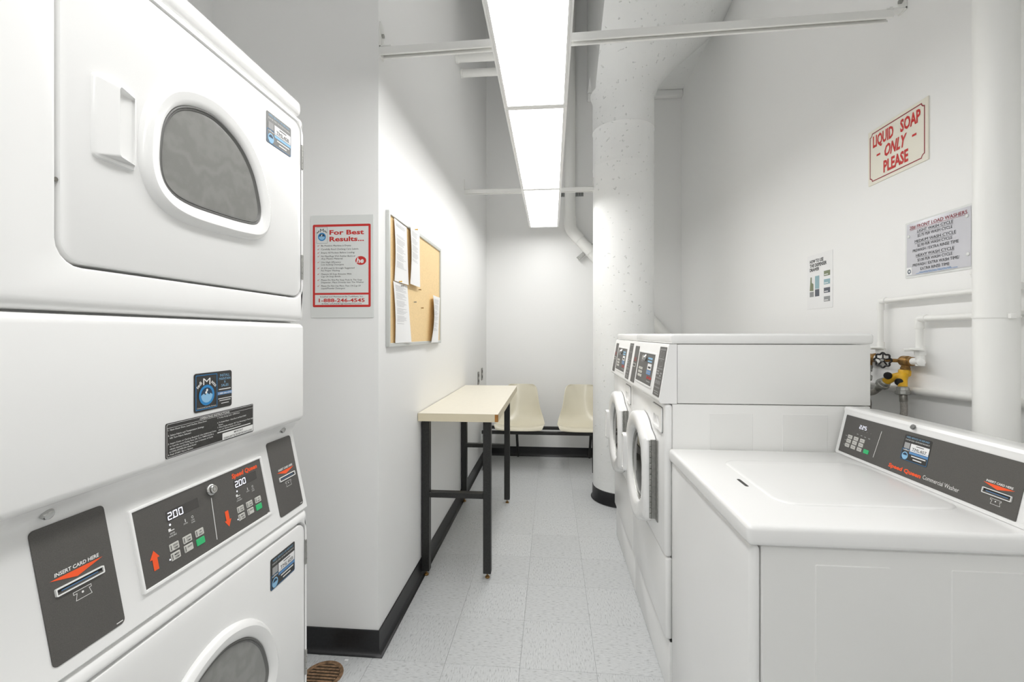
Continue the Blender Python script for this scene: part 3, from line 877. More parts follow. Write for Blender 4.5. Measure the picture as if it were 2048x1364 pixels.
# ================================================================== TANDEM BENCH with two moulded seats
bn = thing('tandem_bench', (-0.05, 4.65, 0), 'two seat bench of cream moulded plastic shells on a black steel frame', 'bench')
def seat_shell(cx):
    prof = [(4.400, 0.396, 0.228), (4.410, 0.414, 0.243), (4.450, 0.422, 0.250), (4.53, 0.406, 0.254), (4.62, 0.395, 0.253), (4.70, 0.405, 0.247), (4.755, 0.440, 0.236), (4.785, 0.49, 0.221),
            (4.806, 0.56, 0.201), (4.825, 0.64, 0.186), (4.843, 0.72, 0.176), (4.855, 0.775, 0.164), (4.861, 0.800, 0.140), (4.863, 0.808, 0.115)]
    nu = 16
    V, F = [], []
    m = len(prof)
    for k, (y, z, w) in enumerate(prof):
        t = k / (m - 1)
        seatish = max(0.0, 1 - max(0, t - 0.45) * 4)
        for i in range(nu + 1):
            s = -1 + 2 * i / nu
            a = abs(s) ** 2.6
            lift = 0.034 * a * seatish * (0.25 if k == 0 else 1)
            fwd = -0.055 * a * min(1, max(0.0, (t - 0.3) * 3)) * (1 if k < m - 3 else 0.5)
            V.append(Vector((cx + s * w, y + fwd, z + lift)))
    for k in range(m - 1):
        for i in range(nu):
            q = k * (nu + 1) + i
            F.append((q, q + 1, q + nu + 2, q + nu + 1))
    o = mk('seat_shell', (V, F), 'cream_plastic', bn)
    o.data.shade_smooth()
    md = o.modifiers.new('thickness', 'SOLIDIFY'); md.thickness = 0.007; md.offset = 0
    sd = o.modifiers.new('smooth', 'SUBSURF'); sd.levels = 1; sd.render_levels = 2
    return o
for cx in (-0.318, 0.308): seat_shell(cx)
for yy in (4.475, 4.72):
    mk('rail', box(-0.69, 0.43, yy - 0.016, yy + 0.016, 0.352, 0.384, 0.003, 1), 'black_metal', bn)
for xx in (-0.66, 0.405):
    mk('leg', tube([(xx, 4.475, 0.36), (xx - 0.0, 4.43, 0.004)], 0.014, 10), 'black_metal', bn)
for xx in (-0.66, -0.362, 0.405):
    mk('leg', tube([(xx, 4.72, 0.36), (xx, 4.93, 0.016)], 0.014, 10), 'black_metal', bn)
for xx in (-0.66, 0.405, -0.318, 0.308):
    mk('cross_bar', box(xx - 0.012, xx + 0.012, 4.475, 4.72, 0.356, 0.380, 0.002, 1), 'black_metal', bn)
for cx in (-0.318, 0.308):
    for yy in (4.475, 4.72):
        for dx in (-0.1, 0.1):
            mk('spacer', box(cx + dx - 0.012, cx + dx + 0.012, yy - 0.012, yy + 0.012, 0.380, 0.405), 'black_metal', bn, smooth=False)

# ================================================================== printed stickers shared by the machines
def service_sticker(fr, a0, a1, b0, b1, c, code, parent, glare=False):
    """dark service label: heading, machine number box, blue bar, badge; the code square stays blank"""
    w, h = a1 - a0, b1 - b0
    st = mk('service_sticker', prism(fr, rr(a0, a1, b0, b1, 0.004, 4), c, c + 0.0006), 'black_label' if not glare else 'gasket', parent, smooth=False)  # glare on the label is put into its colour: paler ground and bar
    e = c + 0.0011
    A = lambda s: a0 + w * s
    B = lambda s: b0 + h * s
    flat('edge_line', outline(fr, rr(A(0.015), A(0.985), B(0.02), B(0.45), 0.002, 2), 0.0009, e), 'blue', st)
    flat('heading', txt('NEED SERVICE OR REFUND?', fr, A(0.5), B(0.885), h * 0.062, w * 0.84, e, 0.0, align='C'), 'blue_light', st)
    flat('small_heading', txt('SCAN QR CODE / OR PROVIDE MACHINE ID', fr, A(0.5), B(0.785), h * 0.048, w * 0.88, e, 0.0, align='C'), 'white_print', st)
    flat('small_print', join(bars(fr, [(A(0.40), A(0.92), B(0.215), B(0.255)), (A(0.48), A(0.80), B(0.105), B(0.145))], e)), 'white_print', st)
    flat('code_square', bars(fr, [(A(0.06), A(0.27), B(0.47), B(0.70))], e), 'ink_grey', st)
    flat('number_box', bars(fr, [(A(0.30), A(0.97), B(0.40), B(0.70))], e), 'paper', st)
    flat('machine_number', join(txt(code, fr, A(0.635), B(0.445), h * 0.115, w * 0.52, e + 0.0003, 0.0, align='C'), bars(fr, [(A(0.5), A(0.78), B(0.625), B(0.65))], e + 0.0003)), 'ink', st)
    flat('blue_bar', bars(fr, [(A(0.30), A(0.985), B(0.295), B(0.385))], e), 'blue_light' if glare else 'blue_mid', st)
    flat('badge_disc', plate(fr, circ(A(0.165), B(0.185), w * 0.115, 22), e), 'blue_light', st)
    flat('badge_window', plate(fr, [(A(0.165) + w * 0.085 * math.cos(math.radians(t)), B(0.185) + w * 0.085 * math.sin(math.radians(t))) for t in range(10, 171, 16)], e + 0.0003), 'blue_dark', st)
    flat('badge_lettering', txt('tediMatts', fr, A(0.165), B(0.385), h * 0.055, w * 0.22, e, 0.01, align='C'), 'white_print', st)
    return st

def card_print(fr, a0, a1, b0, parent, scale=1.0, c=0.0022):
    """orange wedge, caption, slot frame and card outline; a0..a1 is the slot width, b0 its lower edge"""
    w = a1 - a0; h = 0.0105 * scale
    o = mk('slot_frame', ringp(fr, rr(a0, a1, b0, b0 + h, 0.0015, 2), inset(rr(a0, a1, b0, b0 + h, 0.0015, 2), 0.0017), c - 0.001, c + 0.0025), 'white_print', parent)
    flat('card_slot', bars(fr, [(a0 + 0.0015, a1 - 0.0015, b0 + 0.0015, b0 + h - 0.0015)], c), 'black_plastic', parent)
    mk('slot_lip', box(a0 + 0.002, a1 - 0.002, b0 + 0.0017, b0 + h * 0.42, c, c + 0.0012, fr=fr), 'panel_grey', parent, smooth=False)
    mk('slot_light', bars(fr, [(a0 + 0.008, a1 - 0.008, b0 + h * 0.44, b0 + h * 0.55)], c + 0.0004), 'blue_mid', parent, smooth=False)
    m = a0 + w * 0.47
    flat('orange_wedge', plate(fr, [(a0 - 0.0035, b0 + h + 0.0125), (m, b0 + h + 0.0028), (a1 + 0.0025, b0 + h + 0.0125), (a0 + w * 0.62, b0 + h + 0.0127)], c), 'orange', parent)
    flat('caption', txt('INSERT CARD HERE', fr, a0 + 0.003, b0 + h + 0.0150, 0.0048, w * 0.92, c, 0.025, 0.12), 'white_print', parent)
    i0, i1 = a0 + w * 0.32, a0 + w * 0.70
    ic = [(i0, b0 - 0.0055), (i1, b0 - 0.0055), (i1, b0 - 0.0095), (i1 - 0.003, b0 - 0.0095), (i1 - 0.0005, b0 - 0.0185), (i0 + 0.002, b0 - 0.0185), (i0 + 0.0045, b0 - 0.0095), (i0, b0 - 0.0095)]
    flat('card_icon', join(outline(fr, ic[::-1] if False else ic, -0.0007, c), plate(fr, circ((i0 + i1) / 2, b0 - 0.0105, 0.0016, 10), c)), 'white_print', parent)

SEG = {'0': 'abcdef', '1': 'bc', '2': 'abged', '3': 'abgcd', '5': 'afgcd', '7': 'abc', '8': 'abcdefg'}
def digits(fr, s, a, b, h, c, w=None, sp=None):
    w = w or h * 0.58; sp = sp or h * 0.86; t = h * 0.13
    L = []
    for ch in s:
        if ch == '.':
            L.append((a - (sp - w) * 0.75, a - (sp - w) * 0.75 + t, b, b + t)); continue
        for q in SEG[ch]:
            L.append({'a': (a + t * .6, a + w - t * .6, b + h - t, b + h), 'b': (a + w - t, a + w, b + h / 2 + t * .2, b + h - t * .3), 'c': (a + w - t, a + w, b + t * .3, b + h / 2 - t * .2), 'd': (a + t * .6, a + w - t * .6, b, b + t),
                      'e': (a, a + t, b + t * .3, b + h / 2 - t * .2), 'f': (a, a + t, b + h / 2 + t * .2, b + h - t * .3), 'g': (a + t * .6, a + w - t * .6, b + h / 2 - t / 2, b + h / 2 + t / 2)}[q])
        a += sp
    return bars(fr, L, c)

def arrow(a, b0, b1, w, down=False):
    P = [(-0.26, 0), (0.26, 0), (0.26, 0.58), (0.5, 0.58), (0, 1), (-0.5, 0.58), (-0.26, 0.58)]
    return [(a + x * w, (b0 + (b1 - b0) * y) if not down else (b1 - (b1 - b0) * y)) for x, y in (P if not down else P[::-1])]

# ================================================================== STACKED DRYERS
XD = -0.65
dy = thing('stacked_dryer', (-1.0, 0.81, 0), 'tall white stacked pair of coin laundry dryers with dark control panels', 'dryer')
DY0, DY1 = 0.466, 1.152
DB = -1.375
mk('cabinet', box(DB, XD - 0.034, DY0 + 0.002, DY1 - 0.002, 0.02, 1.906, 0.006), 'enamel', dy)
mk('top_cap', box(DB, XD - 0.006, DY0, DY1, 1.9085, 1.952, 0.016, 4), 'enamel', dy)
fD = Fr((XD, 0, 0), (0, 1, 0), (0, 0, 1))
def front_ring(fr, a0, a1, b0, b1, hole, hr, r=0.022, depth=0.034):
    H = rr(*hole, hr, 5)
    R_ = lambda d: rr(a0 + d, a1 - d, b0 + d, b1 - d, max(0.012 - d * 0.5, 0.003), 5)
    S = [(R_(0), -depth)]
    for k in range(6):
        t = math.radians(90 * k / 5)
        S.append((R_(r * (1 - math.cos(t))), -r + r * math.sin(t)))
    S += [(inset(H, -0.0035), 0.0), (inset(H, -0.0012), -0.0012), (H, -0.004), (H, -depth)]
    return loft(fr, S)
mk('upper_front', front_ring(fD, DY0, DY1, 1.371, 1.9055, (0.545, 1.1395, 1.432, 1.888), 0.035, 0.018), 'enamel', dy)

GL = [(.698, 1.611), (.698, 1.66), (.708, 1.700), (.733, 1.733), (.776, 1.753), (.829, 1.757), (.890, 1.735), (.934, 1.692), (.957, 1.638), (.961, 1.603), (.945, 1.580), (.900, 1.573), (.842, 1.570), (.760, 1.570), (.716, 1.582)]
def dryer_door(fr, dz, dyo, parent_name, code, glare):
    d = mk('door', loft(fr, [(rr(.550, 1.1345, 1.437 + dz, 1.883 + dz, 0.031), -0.03), (rr(.550, 1.1345, 1.437 + dz, 1.883 + dz, 0.031), -0.004),
                             (inset(rr(.550, 1.1345, 1.437 + dz, 1.883 + dz, 0.031), 0.0012), -0.0012), (inset(rr(.550, 1.1345, 1.437 + dz, 1.883 + dz, 0.031), 0.004), 0.0)], True, True), 'enamel', dy)
    G = spline([(a + dyo, b + dz) for a, b in GL], 84)
    G = G[::-1]
    # loops run clockwise here: make them counter-clockwise for inset()
    area = sum(G[i][0] * G[(i + 1) % len(G)][1] - G[(i + 1) % len(G)][0] * G[i][1] for i in range(len(G)))
    if area < 0: G = G[::-1]
    bz = mk('window_bezel', loft(fr, [(inset(G, -0.033), -0.001), (inset(G, -0.031), 0.006), (inset(G, -0.027), 0.0115), (inset(G, -0.021), 0.0145), (inset(G, -0.010), 0.0125), (inset(G, -0.003), 0.010), (G, 0.006), (inset(G, 0.001), 0.0015)]), 'enamel', d)
    mk('window_gasket', loft(fr, [(inset(G, 0.0), 0.001), (inset(G, 0.001), 0.006), (inset(G, 0.003), 0.007), (inset(G, 0.005), 0.004), (inset(G, 0.0065), 0.0055), (inset(G, 0.008), 0.004), (inset(G, 0.009), 0.001)]), 'gasket', d)
    mk('window_pane', loft(fr, [(inset(G, 0.0085), 0.001), (inset(G, 0.0085), 0.0035), (inset(G, 0.016), 0.0042)], False, True), 'window_glass', d)
    # scooped pull handle
    nb = 14
    V, F = [], []
    y0, y1, z0, z1 = .590, .659, 1.592 + dz, 1.714 + dz
    O = rr(y0, y1, z0, z1, 0.008, 4)
    top = lambda p: (0.004 + 0.013 * max(0.0, (p[0] - y0) / 0.0295)) if p[0] < y0 + 0.0295 else 0.017 - 0.0135 * (p[0] - y0 - 0.0295) / (y1 - y0 - 0.0295)
    I = rr(.6195, .6570, 1.603 + dz, 1.7045 + dz, (0.004, 0.002, 0.002, 0.004), 4)
    secs = [[fr(p[0], p[1], -0.001) for p in O], [fr(p[0], p[1], top(p) * 0.75) for p in inset(O, 0.0015)], [fr(p[0], p[1], top(p)) for p in inset(O, 0.005)],
            [fr(p[0], p[1], top(p)) for p in inset(I, -0.001)], [fr(p[0], p[1], 0.0012) for p in inset(I, 0.0015)]]
    n = len(O)
    for s in secs: V += s
    for k in range(len(secs) - 1):
        for i in range(n):
            j = (i + 1) % n
            F.append((k * n + i, k * n + j, (k + 1) * n + j, (k + 1) * n + i))
    F.append(tuple(range((len(secs) - 1) * n, len(secs) * n)))
    mk('handle', (V, F), 'enamel', d)
    for zz in ((1.770 + dz, 1.833 + dz), (1.482 + dz, 1.546 + dz)):
        mk('hinge', join(box(1.1345, 1.1405, zz[0], zz[1], -0.006, 0.0015, fr=fr), *[lathe2(fr(1.1375, zz[0] + (zz[1] - zz[0]) * (k + 0.04) / 4, 0.0015), fr.v, [(0, 0.0026), ((zz[1] - zz[0]) * 0.23, 0.0026)], 8) for k in range(4)]), 'galvanized', d)
    service_sticker(fr, .988, 1.086, 1.781 + dz, 1.853 + dz, 0.0003, code, dy, glare)
dryer_door(fD, 0, 0, 'upper', 'TML408', True)
for zz in (1.545, 1.828): mk('screw', lathe2(fD(0.5475, zz, -0.006), fD.n, [(0, 0.003), (0.003, 0.003)], 8), 'steel', dy)

# middle service panel and the sloping control fascia below it
mk('middle_panel', box(XD - 0.034, XD + 0.001, DY0, DY1, 1.114, 1.3675, 0.014, 4), 'enamel', dy)
pr = [(XD - 0.05, 1.128), (XD - 0.010, 1.1165), (XD - 0.021, 1.106), (XD - 0.029, 1.096), (-0.684, 1.085), (-0.642, 0.8865), (-0.644, 0.884), (XD - 0.05, 0.884)]
mk('control_fascia', ([Vector((x, y, z)) for y in (DY0 + 0.003, DY1 - 0.003) for x, z in pr],
                      [(i, (i + 1) % 8, 8 + (i + 1) % 8, 8 + i) for i in range(8)] + [tuple(range(8)), tuple(range(8, 16))]), 'enamel', dy, angle=50)
for yy in (0.556, 1.094):
    mk('bolt', lathe2((XD - 0.0285, yy, 1.0985), (0.93, 0, -0.30), [(-0.004, 0.0078), (0.004, 0.0078), (0.007, 0.0062), (0.0078, 0.003)], 14), 'chrome', dy)
# installer's badge and the instruction plate on the middle panel
fM = Fr((XD + 0.0014, 0, 0), (0, 1, 0), (0, 0, 1))
st = mk('logo_sticker', prism(fM, rr(.775, .873, 1.195, 1.267, 0.005), 0, 0.0005), 'black_label', dy, smooth=False)
flat('sticker_frame', outline(fM, rr(.7785, .832, 1.199, 1.2635, 0.001, 1), 0.0011, 0.001), 'blue', st)
logo_badge(fM, .7785, .832, 1.1995, 1.2635, 0.0008, st, dark=True)
flat('caption', txt('Commercial Laundry Services', fM, .8053, 1.2012, 0.0022, 0.047, 0.0011), 'white_print', st) if False else flat('caption', txt('Commercial Laundry Services', fM, .8053, 1.2015, 0.0024, 0.047, 0.0011, align='C'), 'white_print', st)
flat('services_list', join(*[txt(s, fM, .853, z, 0.0048, w, 0.0010, 0.0, align='C') for s, z, w in (('INSTALL', 1.2565, .026), ('MAINTAIN', 1.2495, .031), ('&', 1.2435, .004), ('SALES', 1.2365, .020))]), 'blue_light', st)
flat('phone_bar', bars(fM, [(.8335, .8725, 1.2205, 1.2265)], 0.0009), 'blue_mid', st)
flat('phone_lettering', join(txt('1-888-246-4545', fM, .853, 1.2217, 0.0034, .035, 0.0012, 0.01, align='C'), bars(fM, [(.8365, .8695, 1.2305, 1.2322), (.835, .8715, 1.2125, 1.2138), (.838, .869, 1.2085, 1.2098), (.843, .864, 1.2030, 1.2042)], 0.001)), 'white_print', st)

ip = mk('instruction_plate', prism(fM, rr(.714, .940, 1.128, 1.188, 0.003), 0, 0.0006), 'black_label', dy, smooth=False)
flat('plate_border', join(outline(fM, rr(.7155, .9385, 1.1295, 1.1865, 0.002), 0.0006, 0.0011), bars(fM, [(.716, .938, 1.1795, 1.1800)], 0.0011)), 'white_print', ip)
L = [txt('-OPERATING INSTRUCTIONS-', fM, .827, 1.1812, 0.0036, .080, 0.0011, 0.012, align='C')]
def para(lines, a, b, wc, step=0.0047):
    for s in lines:
        if s: L.append(txt(s, fM, a + (0.0035 if s[0] == ' ' else 0), b, 0.0026, len(s.strip()) * wc, 0.0011, 0.006))
        b -= step
para(['1. Open Dryer Door, Load Clothes, Close Door.', '', '2. Select Fabric and Temperature Settings', ' OR Turn Fabric Selector.', '', '3. Insert Coins or Card as Required. Use Additional Coins', ' or Card for more Drying Time, OR, Turn TIMER KNOB to',
      ' obtain desired Drying Time. Last 5 minutes of Cycle', ' is COOL-DOWN (No Heat) Period.', '4. Push START Pad or Button.'], .718, 1.1750, 0.00195)
para(['5. To Stop Drying Cycle - OPEN Door.', '', '6. To Restart Dryer - Close Door and Push START', ' Button.', '7. When Display indicates "00" Time Remaining or Power light', ' goes out, Remove Clothes from Dryer.'], .8325, 1.1750, 0.00178)
L.append(bars(fM, [(.8325, .930, 1.1465, 1.1482)], 0.0011))
flat('plate_lettering', join(*L), 'white_print', ip)
flat('important_box', plate(fM, rr(.846, .9385, 1.1295, 1.1435, 0.0015, 2), 0.0011), 'white_print', ip)
flat('important_lettering', join(txt('IMPORTANT!', fM, .892, 1.1378, 0.0036, .027, 0.0014, 0.006, align='C'), txt('CLEAN LINT FILTER BEFORE EACH LOAD', fM, .892, 1.1316, 0.0036, .085, 0.0014, 0.006, align='C')), 'ink', ip)

# sloping fascia: two card readers and the twin control panel
fC = Fr((-0.642, 0, 0.885), (0, 1, 0), (-0.042, 0, 0.20))
for a0, a1, b0, b1, s0, s1 in ((.5375, .638, .0185, .199, .554, .620), (1.0345, 1.134, .0150, .1955, 1.0555, 1.1205)):
    cp = mk('card_panel', prism(fC, rr(a0, a1, b0, b1, 0.007), 0.0, 0.0016, 0.0004), 'panel_grey', dy)
    card_print(fC, s0, s1, 0.1035 if a0 < 1 else 0.0945, cp, c=0.0021)
    flat('part_number', bars(fC, [(a1 - 0.014, a1 - 0.004, b0 + 0.004, b0 + 0.0054)], 0.0021), 'white_print', cp)
PB = rr(.6715, 1.005, .0385, .1745, 0.003, 3)
cpn = mk('control_panel', prism(fC, inset(PB, 0.004), 0.001, 0.0028), 'panel_grey', dy)
mk('bezel', loft(fC, [(PB, 0), (PB, 0.004), (inset(PB, 0.001), 0.005), (inset(PB, 0.004), 0.005), (inset(PB, 0.0055), 0.0028)]), 'enamel', cpn)
c = 0.0033
for a, up, da in ((0.7385, True, 0.0), (0.9085, False, 0.0)):
    flat('display_window', plate(fC, rr(a - 0.002, a + 0.070, .1295, .1475, 0.001, 2), c), 'display', cpn)
    flat('display_digits', digits(fC, '2.00', a, .1315, .0130, c + 0.0004, sp=.0118, w=.0092), 'digit', cpn)
    x = 0.7012 if up else 0.8718
    flat('orange_arrow', plate(fC, arrow(x, .0645, .0965, .0185, not up), c), 'orange', cpn)
    K = [(a + 0.0025, .0855), (a + 0.031, .0855), (a + 0.0595, .0850), (a + 0.0020, .0695), (a + 0.0305, .0700), (a + 0.0585, .0690)]
    names_ = ['HIGH', 'LOW', 'NO', 'MED', 'DELICATE', 'START']
    for k, (ka, kb) in enumerate(K):
        mk('button', prism(fC, rr(ka - 0.0098, ka + 0.0098, kb - 0.0062, kb + 0.0062, 0.0015, 3), 0.0025, 0.0040, 0.0005), 'green_key' if k == 5 else 'key_grey', cpn)
    flat('button_lettering', join(*([txt(names_[k], fC, ka + 0.002, kb + 0.0010, 0.0028, 0.0095 if len(names_[k]) > 2 else 0.005, 0.0044, 0.005, align='C') for k, (ka, kb) in enumerate(K[:5])] +
         [txt(s, fC, K[i][0] + 0.002, K[i][1] - 0.0040, 0.0028, 0.0095, 0.0044, 0.005, align='C') for i, s in ((0, 'TEMP'), (1, 'TEMP'), (2, 'HEAT'), (3, 'TEMP'))] +
         [bars(fC, [(ka - 0.0080, ka - 0.0068, kb - 0.004, kb + 0.0045)], 0.0044) for ka, kb in K[:5]])), 'ink', cpn)
    flat('panel_print', join(txt('DRYER', fC, a + 0.004, .1068, 0.0026, 0.010, c, align='C'), txt('AVAILABLE', fC, a + 0.004, .1028, 0.0026, 0.016, c, align='C'), bars(fC, [(a - 0.003, a + 0.002, .1125, .1175), (a + 0.002, a + 0.009, .1125, .1140)], c),
         txt('DRYING', fC, a + 0.034, .1115, 0.0024, 0.009, c, align='C'), txt('COOL', fC, a + 0.0505, .1115, 0.0024, 0.008, c, align='C'), txt('DOWN', fC, a + 0.0505, .1075, 0.0024, 0.008, c, align='C'),
         outline(fC, circ(a + 0.0505, .1180, 0.0024, 12), 0.0007, c), bars(fC, [(a + 0.0332, a + 0.0348, .1150, .1205)], c)), 'white_print', cpn)
    flat('led', join(plate(fC, circ(a + 0.002, .1235, 0.0019, 10), c + 0.0002), plate(fC, circ(a - 0.0105, .0680, 0.0015, 10), c + 0.0002)), 'digit', cpn)
flat('brand_lettering', txt('Speed Queen', fC, .9035, .1525, 0.0090, .082, c, 0.042, 0.12), 'orange', cpn)
flat('divider_line', plate(fC, [(.8342, .0545), (.8358, .0545), (.8412, .135), (.8396, .135)], c), 'white_print', cpn)
mk('lock', join(lathe2(fC(.8423, .1505, 0.002), fC.n, [(0, 0.0115), (0.004, 0.0115), (0.0055, 0.0105), (0.0065, 0.0085), (0.0095, 0.0080), (0.0105, 0.0070)], 20)), 'chrome', cpn)
mk('keyhole', loft(fC, [(circ(.8423, .1505, 0.0050, 16), 0.0126), (circ(.8423, .1505, 0.0036, 16), 0.0126)]), 'steel', cpn)
flat('part_number', bars(fC, [(.990, .997, .0445, .0457)], c), 'white_print', cpn)

# lower dryer
fD2 = Fr((-0.640, 0, 0), (0, 1, 0), (0, 0, 1))
mk('lower_front', front_ring(fD2, DY0, DY1, 0.10, 0.8825, (0.545, 1.1395, 0.402, 0.858), 0.035, 0.018, 0.044), 'enamel', dy)
dryer_door(fD2, -1.030, 0.013, 'lower', 'TML409', False)
mk('kick_plate', box(-0.70, -0.665, DY0 + 0.004, DY1 - 0.004, 0.0, 0.098, 0.004), 'enamel', dy)

# ================================================================== FRONT LOAD WASHERS
def front_washer(y0, label):
    """faces -x; y0 is the near side, machine is 0.683 m wide"""
    W_ = 0.683
    y1 = y0 + W_
    t = thing('front_load_washer', (0.77, (y0 + y1) / 2, 0), label, 'washer', 'front load washers side by side')
    XB = 1.130
    g = 0.0015
    mk('plinth', box(0.432, XB - 0.01, y0 + g, y1 - g, 0.0, 0.204, 0.006), 'enamel', t)
    mk('cabinet', box(0.4447, XB, y0 + g, y1 - g, 0.207, 1.0815, 0.004), 'enamel_side', t)
    mk('upper_cabinet', box(0.462, XB, y0 + g, y1 - g, 1.0845, 1.3015, 0.003), 'enamel_side', t)
    # pressed panels on the side of the cabinet
    for sgn, yy in ((-1, y0 + g),):
        for xa, xb in ((0.575, 0.728), (0.83, 0.985)):
            mk('pressed_panel', box(xa, xb, yy - 0.0012, yy + 0.004, 0.26, 1.05, 0.001, 1), 'enamel_side', t)
    mk('top', box(0.438, XB + 0.012, y0 - 0.0, y1, 1.3035, 1.341, 0.010, 3), 'enamel', t)
    # front: main panel wrapped round the vertical edges, lower panel
    mk('front_panel', box(0.416, 0.4445, y0 + 0.0005, y1 - 0.0005, 0.516, 1.0795, 0.011, 3), 'enamel', t)
    mk('lower_panel', box(0.420, 0.4445, y0 + 0.0005, y1 - 0.0005, 0.212, 0.5125, 0.009, 3), 'enamel', t)
    # leaning control console
    prf = [(0.402, 1.083), (0.396, 1.090), (0.397, 1.097), (0.4305, 1.296), (0.434, 1.3025), (0.460, 1.3025), (0.460, 1.083)]
    n = len(prf)
    mk('console', ([Vector((x, y, z)) for y in (y0 + 0.001, y1 - 0.001) for x, z in prf], [(i, (i + 1) % n, n + (i + 1) % n, n + i) for i in range(n)] + [tuple(range(n)), tuple(range(n, 2 * n))]), 'enamel', t, angle=50)
    fc = Fr((0.397, y1, 1.097), (0, -1, 0), (0.0335, 0, 0.199))     # a from the far side, b up the slope
    e = 0.0004
    s1 = mk('card_panel', prism(fc, rr(0.052, 0.150, 0.006, 0.186, 0.002, 2), 0.0, 0.0015), 'panel_grey', t)
    flat('caption', join(txt('INSERT', fc, 0.100, 0.121, 0.007, 0.05, 0.002, 0.01, align='C'), txt('CARD HERE', fc, 0.100, 0.111, 0.007, 0.06, 0.002, 0.01, align='C')), 'red', s1)
    mk('slot_frame', ringp(fc, rr(0.066, 0.134, 0.082, 0.100, 0.002, 2), inset(rr(0.066, 0.134, 0.082, 0.100, 0.002, 2), 0.003), 0.001, 0.0045), 'key_grey', s1)
    flat('card_slot', bars(fc, [(0.069, 0.131, 0.085, 0.097)], 0.0021), 'black_plastic', s1)
    PB = rr(0.178, 0.524, 0.022, 0.166, 0.003, 3)
    cp = mk('control_panel', prism(fc, inset(PB, 0.006), 0.0, 0.0018), 'panel_grey', t)
    mk('bezel', loft(fc, [(PB, 0), (PB, 0.003), (inset(PB, 0.001), 0.004), (inset(PB, 0.0055), 0.004), (inset(PB, 0.007), 0.0018)]), 'enamel', cp)
    for r in range(3):
        for q in range(3):
            mk('button', prism(fc, rr(0.222 + q * 0.030, 0.245 + q * 0.030, 0.050 + r * 0.0165, 0.061 + r * 0.0165, 0.0012, 2), 0.0015, 0.0034, 0.0004), 'key_grey', cp)
    flat('display_window', plate(fc, rr(0.245, 0.300, 0.118, 0.136, 0.001, 1), 0.0022), 'display', cp)
    mk('knob', lathe2(fc(0.345, 0.140, 0.001), fc.n, [(0, 0.015), (0.006, 0.015), (0.010, 0.012), (0.016, 0.011), (0.018, 0.008)], 18), 'chrome', cp)
    flat('brand_lettering', txt('Speed Queen', fc, 0.412, 0.055, 0.013, 0.090, 0.0024, 0.03, 0.12), 'red', cp)
    flat('sticker_strips', bars(fc, [(0.386, 0.472, 0.136, 0.144), (0.388, 0.470, 0.124, 0.131)], 0.0024), 'blue_light', cp)
    flat('sticker_number_box', bars(fc, [(0.398, 0.474, 0.092, 0.118)], 0.0024), 'paper', cp)
    flat('sticker_number', bars(fc, [(0.412, 0.462, 0.098, 0.106)], 0.0027), 'ink', cp)
    flat('sticker_base', bars(fc, [(0.392, 0.474, 0.072, 0.090)], 0.0024), 'blue_mid', cp)
    flat('fine_print', bars(fc, [(0.418, 0.490, 0.042, 0.046), (0.398, 0.408, 0.076, 0.086), (0.414, 0.468, 0.080, 0.083)], 0.0027), 'ink_grey', cp)
    s2 = mk('instruction_strip', prism(fc, rr(0.566, 0.666, 0.006, 0.196, 0.002, 2), 0.0, 0.0015), 'panel_grey', t)
    L = []
    for b in (0.186, 0.150, 0.112, 0.076, 0.040):
        L += [(0.572, 0.660, b, b + 0.0015), (0.572, 0.660, b - 0.003, b - 0.0015)]
    L += [(0.574, 0.612, 0.098, 0.104), (0.574, 0.612, 0.088, 0.094), (0.632, 0.656, 0.092, 0.098), (0.624, 0.648, 0.082, 0.088)]
    L += [(0.580 + 0.016 * k, 0.588 + 0.016 * k, 0.052, 0.066) for k in range(5)]
    L += [(0.578, 0.650, 0.022, 0.025), (0.590, 0.656, 0.014, 0.017)]
    flat('strip_print', join(bars(fc, L, 0.0019), outline(fc, circ(0.598, 0.168, 0.011, 18), 0.0015, 0.0019), outline(fc, circ(0.638, 0.166, 0.011, 18), 0.0015, 0.0019), outline(fc, [(0.60, 0.118), (0.648, 0.122), (0.632, 0.143), (0.606, 0.143)], 0.0015, 0.0019)), 'ink_grey', s2)
    # porthole door: round on the handle side, straight along the hinge
    yc, zc, R = (y0 + y1) / 2 + 0.012, 0.762, 0.236
    fd = Fr((0.416, yc, zc), (0, -1, 0), (0, 0, 1))                  # a: towards the near side, b: up, normal -x
    P = []
    hx = 0.220
    th = math.acos(min(1, hx / R)) 
    hv = 0.155
    for k in range(61):
        a = math.radians(52) + (math.radians(308 - 52)) * k / 60
        P.append((R * math.cos(a), R * math.sin(a)))
    # straight hinge edge
    P += [(hx - 0.012, -hv - 0.012), (hx, -hv), (hx, -hv * 0.33), (hx, hv * 0.33), (hx, hv), (hx - 0.012, hv + 0.012)]
    C = [(0.158 * math.cos(math.atan2(p[1], p[0])), 0.158 * math.sin(math.atan2(p[1], p[0]))) for p in P]
    mixl = lambda s: [(p[0] * (1 - s) + c_[0] * s, p[1] * (1 - s) + c_[1] * s) for p, c_ in zip(P, C)]
    sc = lambda s: [(p[0] * s, p[1] * s) for p in C]
    d = mk('door', loft(fd, [(P, 0.004), (P, 0.030), (mixl(0.03), 0.042), (mixl(0.12), 0.050), (mixl(0.35), 0.053), (mixl(0.75), 0.049), (mixl(0.93), 0.044), (C, 0.036), (sc(0.97), 0.020)]), 'enamel', t, angle=40)
    mk('window_ring', loft(fd, [(sc(0.985), 0.018), (sc(0.97), 0.030), (sc(0.94), 0.031), (sc(0.92), 0.020), (sc(0.90), 0.027), (sc(0.875), 0.027), (sc(0.86), 0.012)]), 'galvanized', d)
    mk('drum_back', loft(fd, [(sc(0.99), 0.017), (sc(0.99), 0.006)], False, True), 'drum_steel', d)
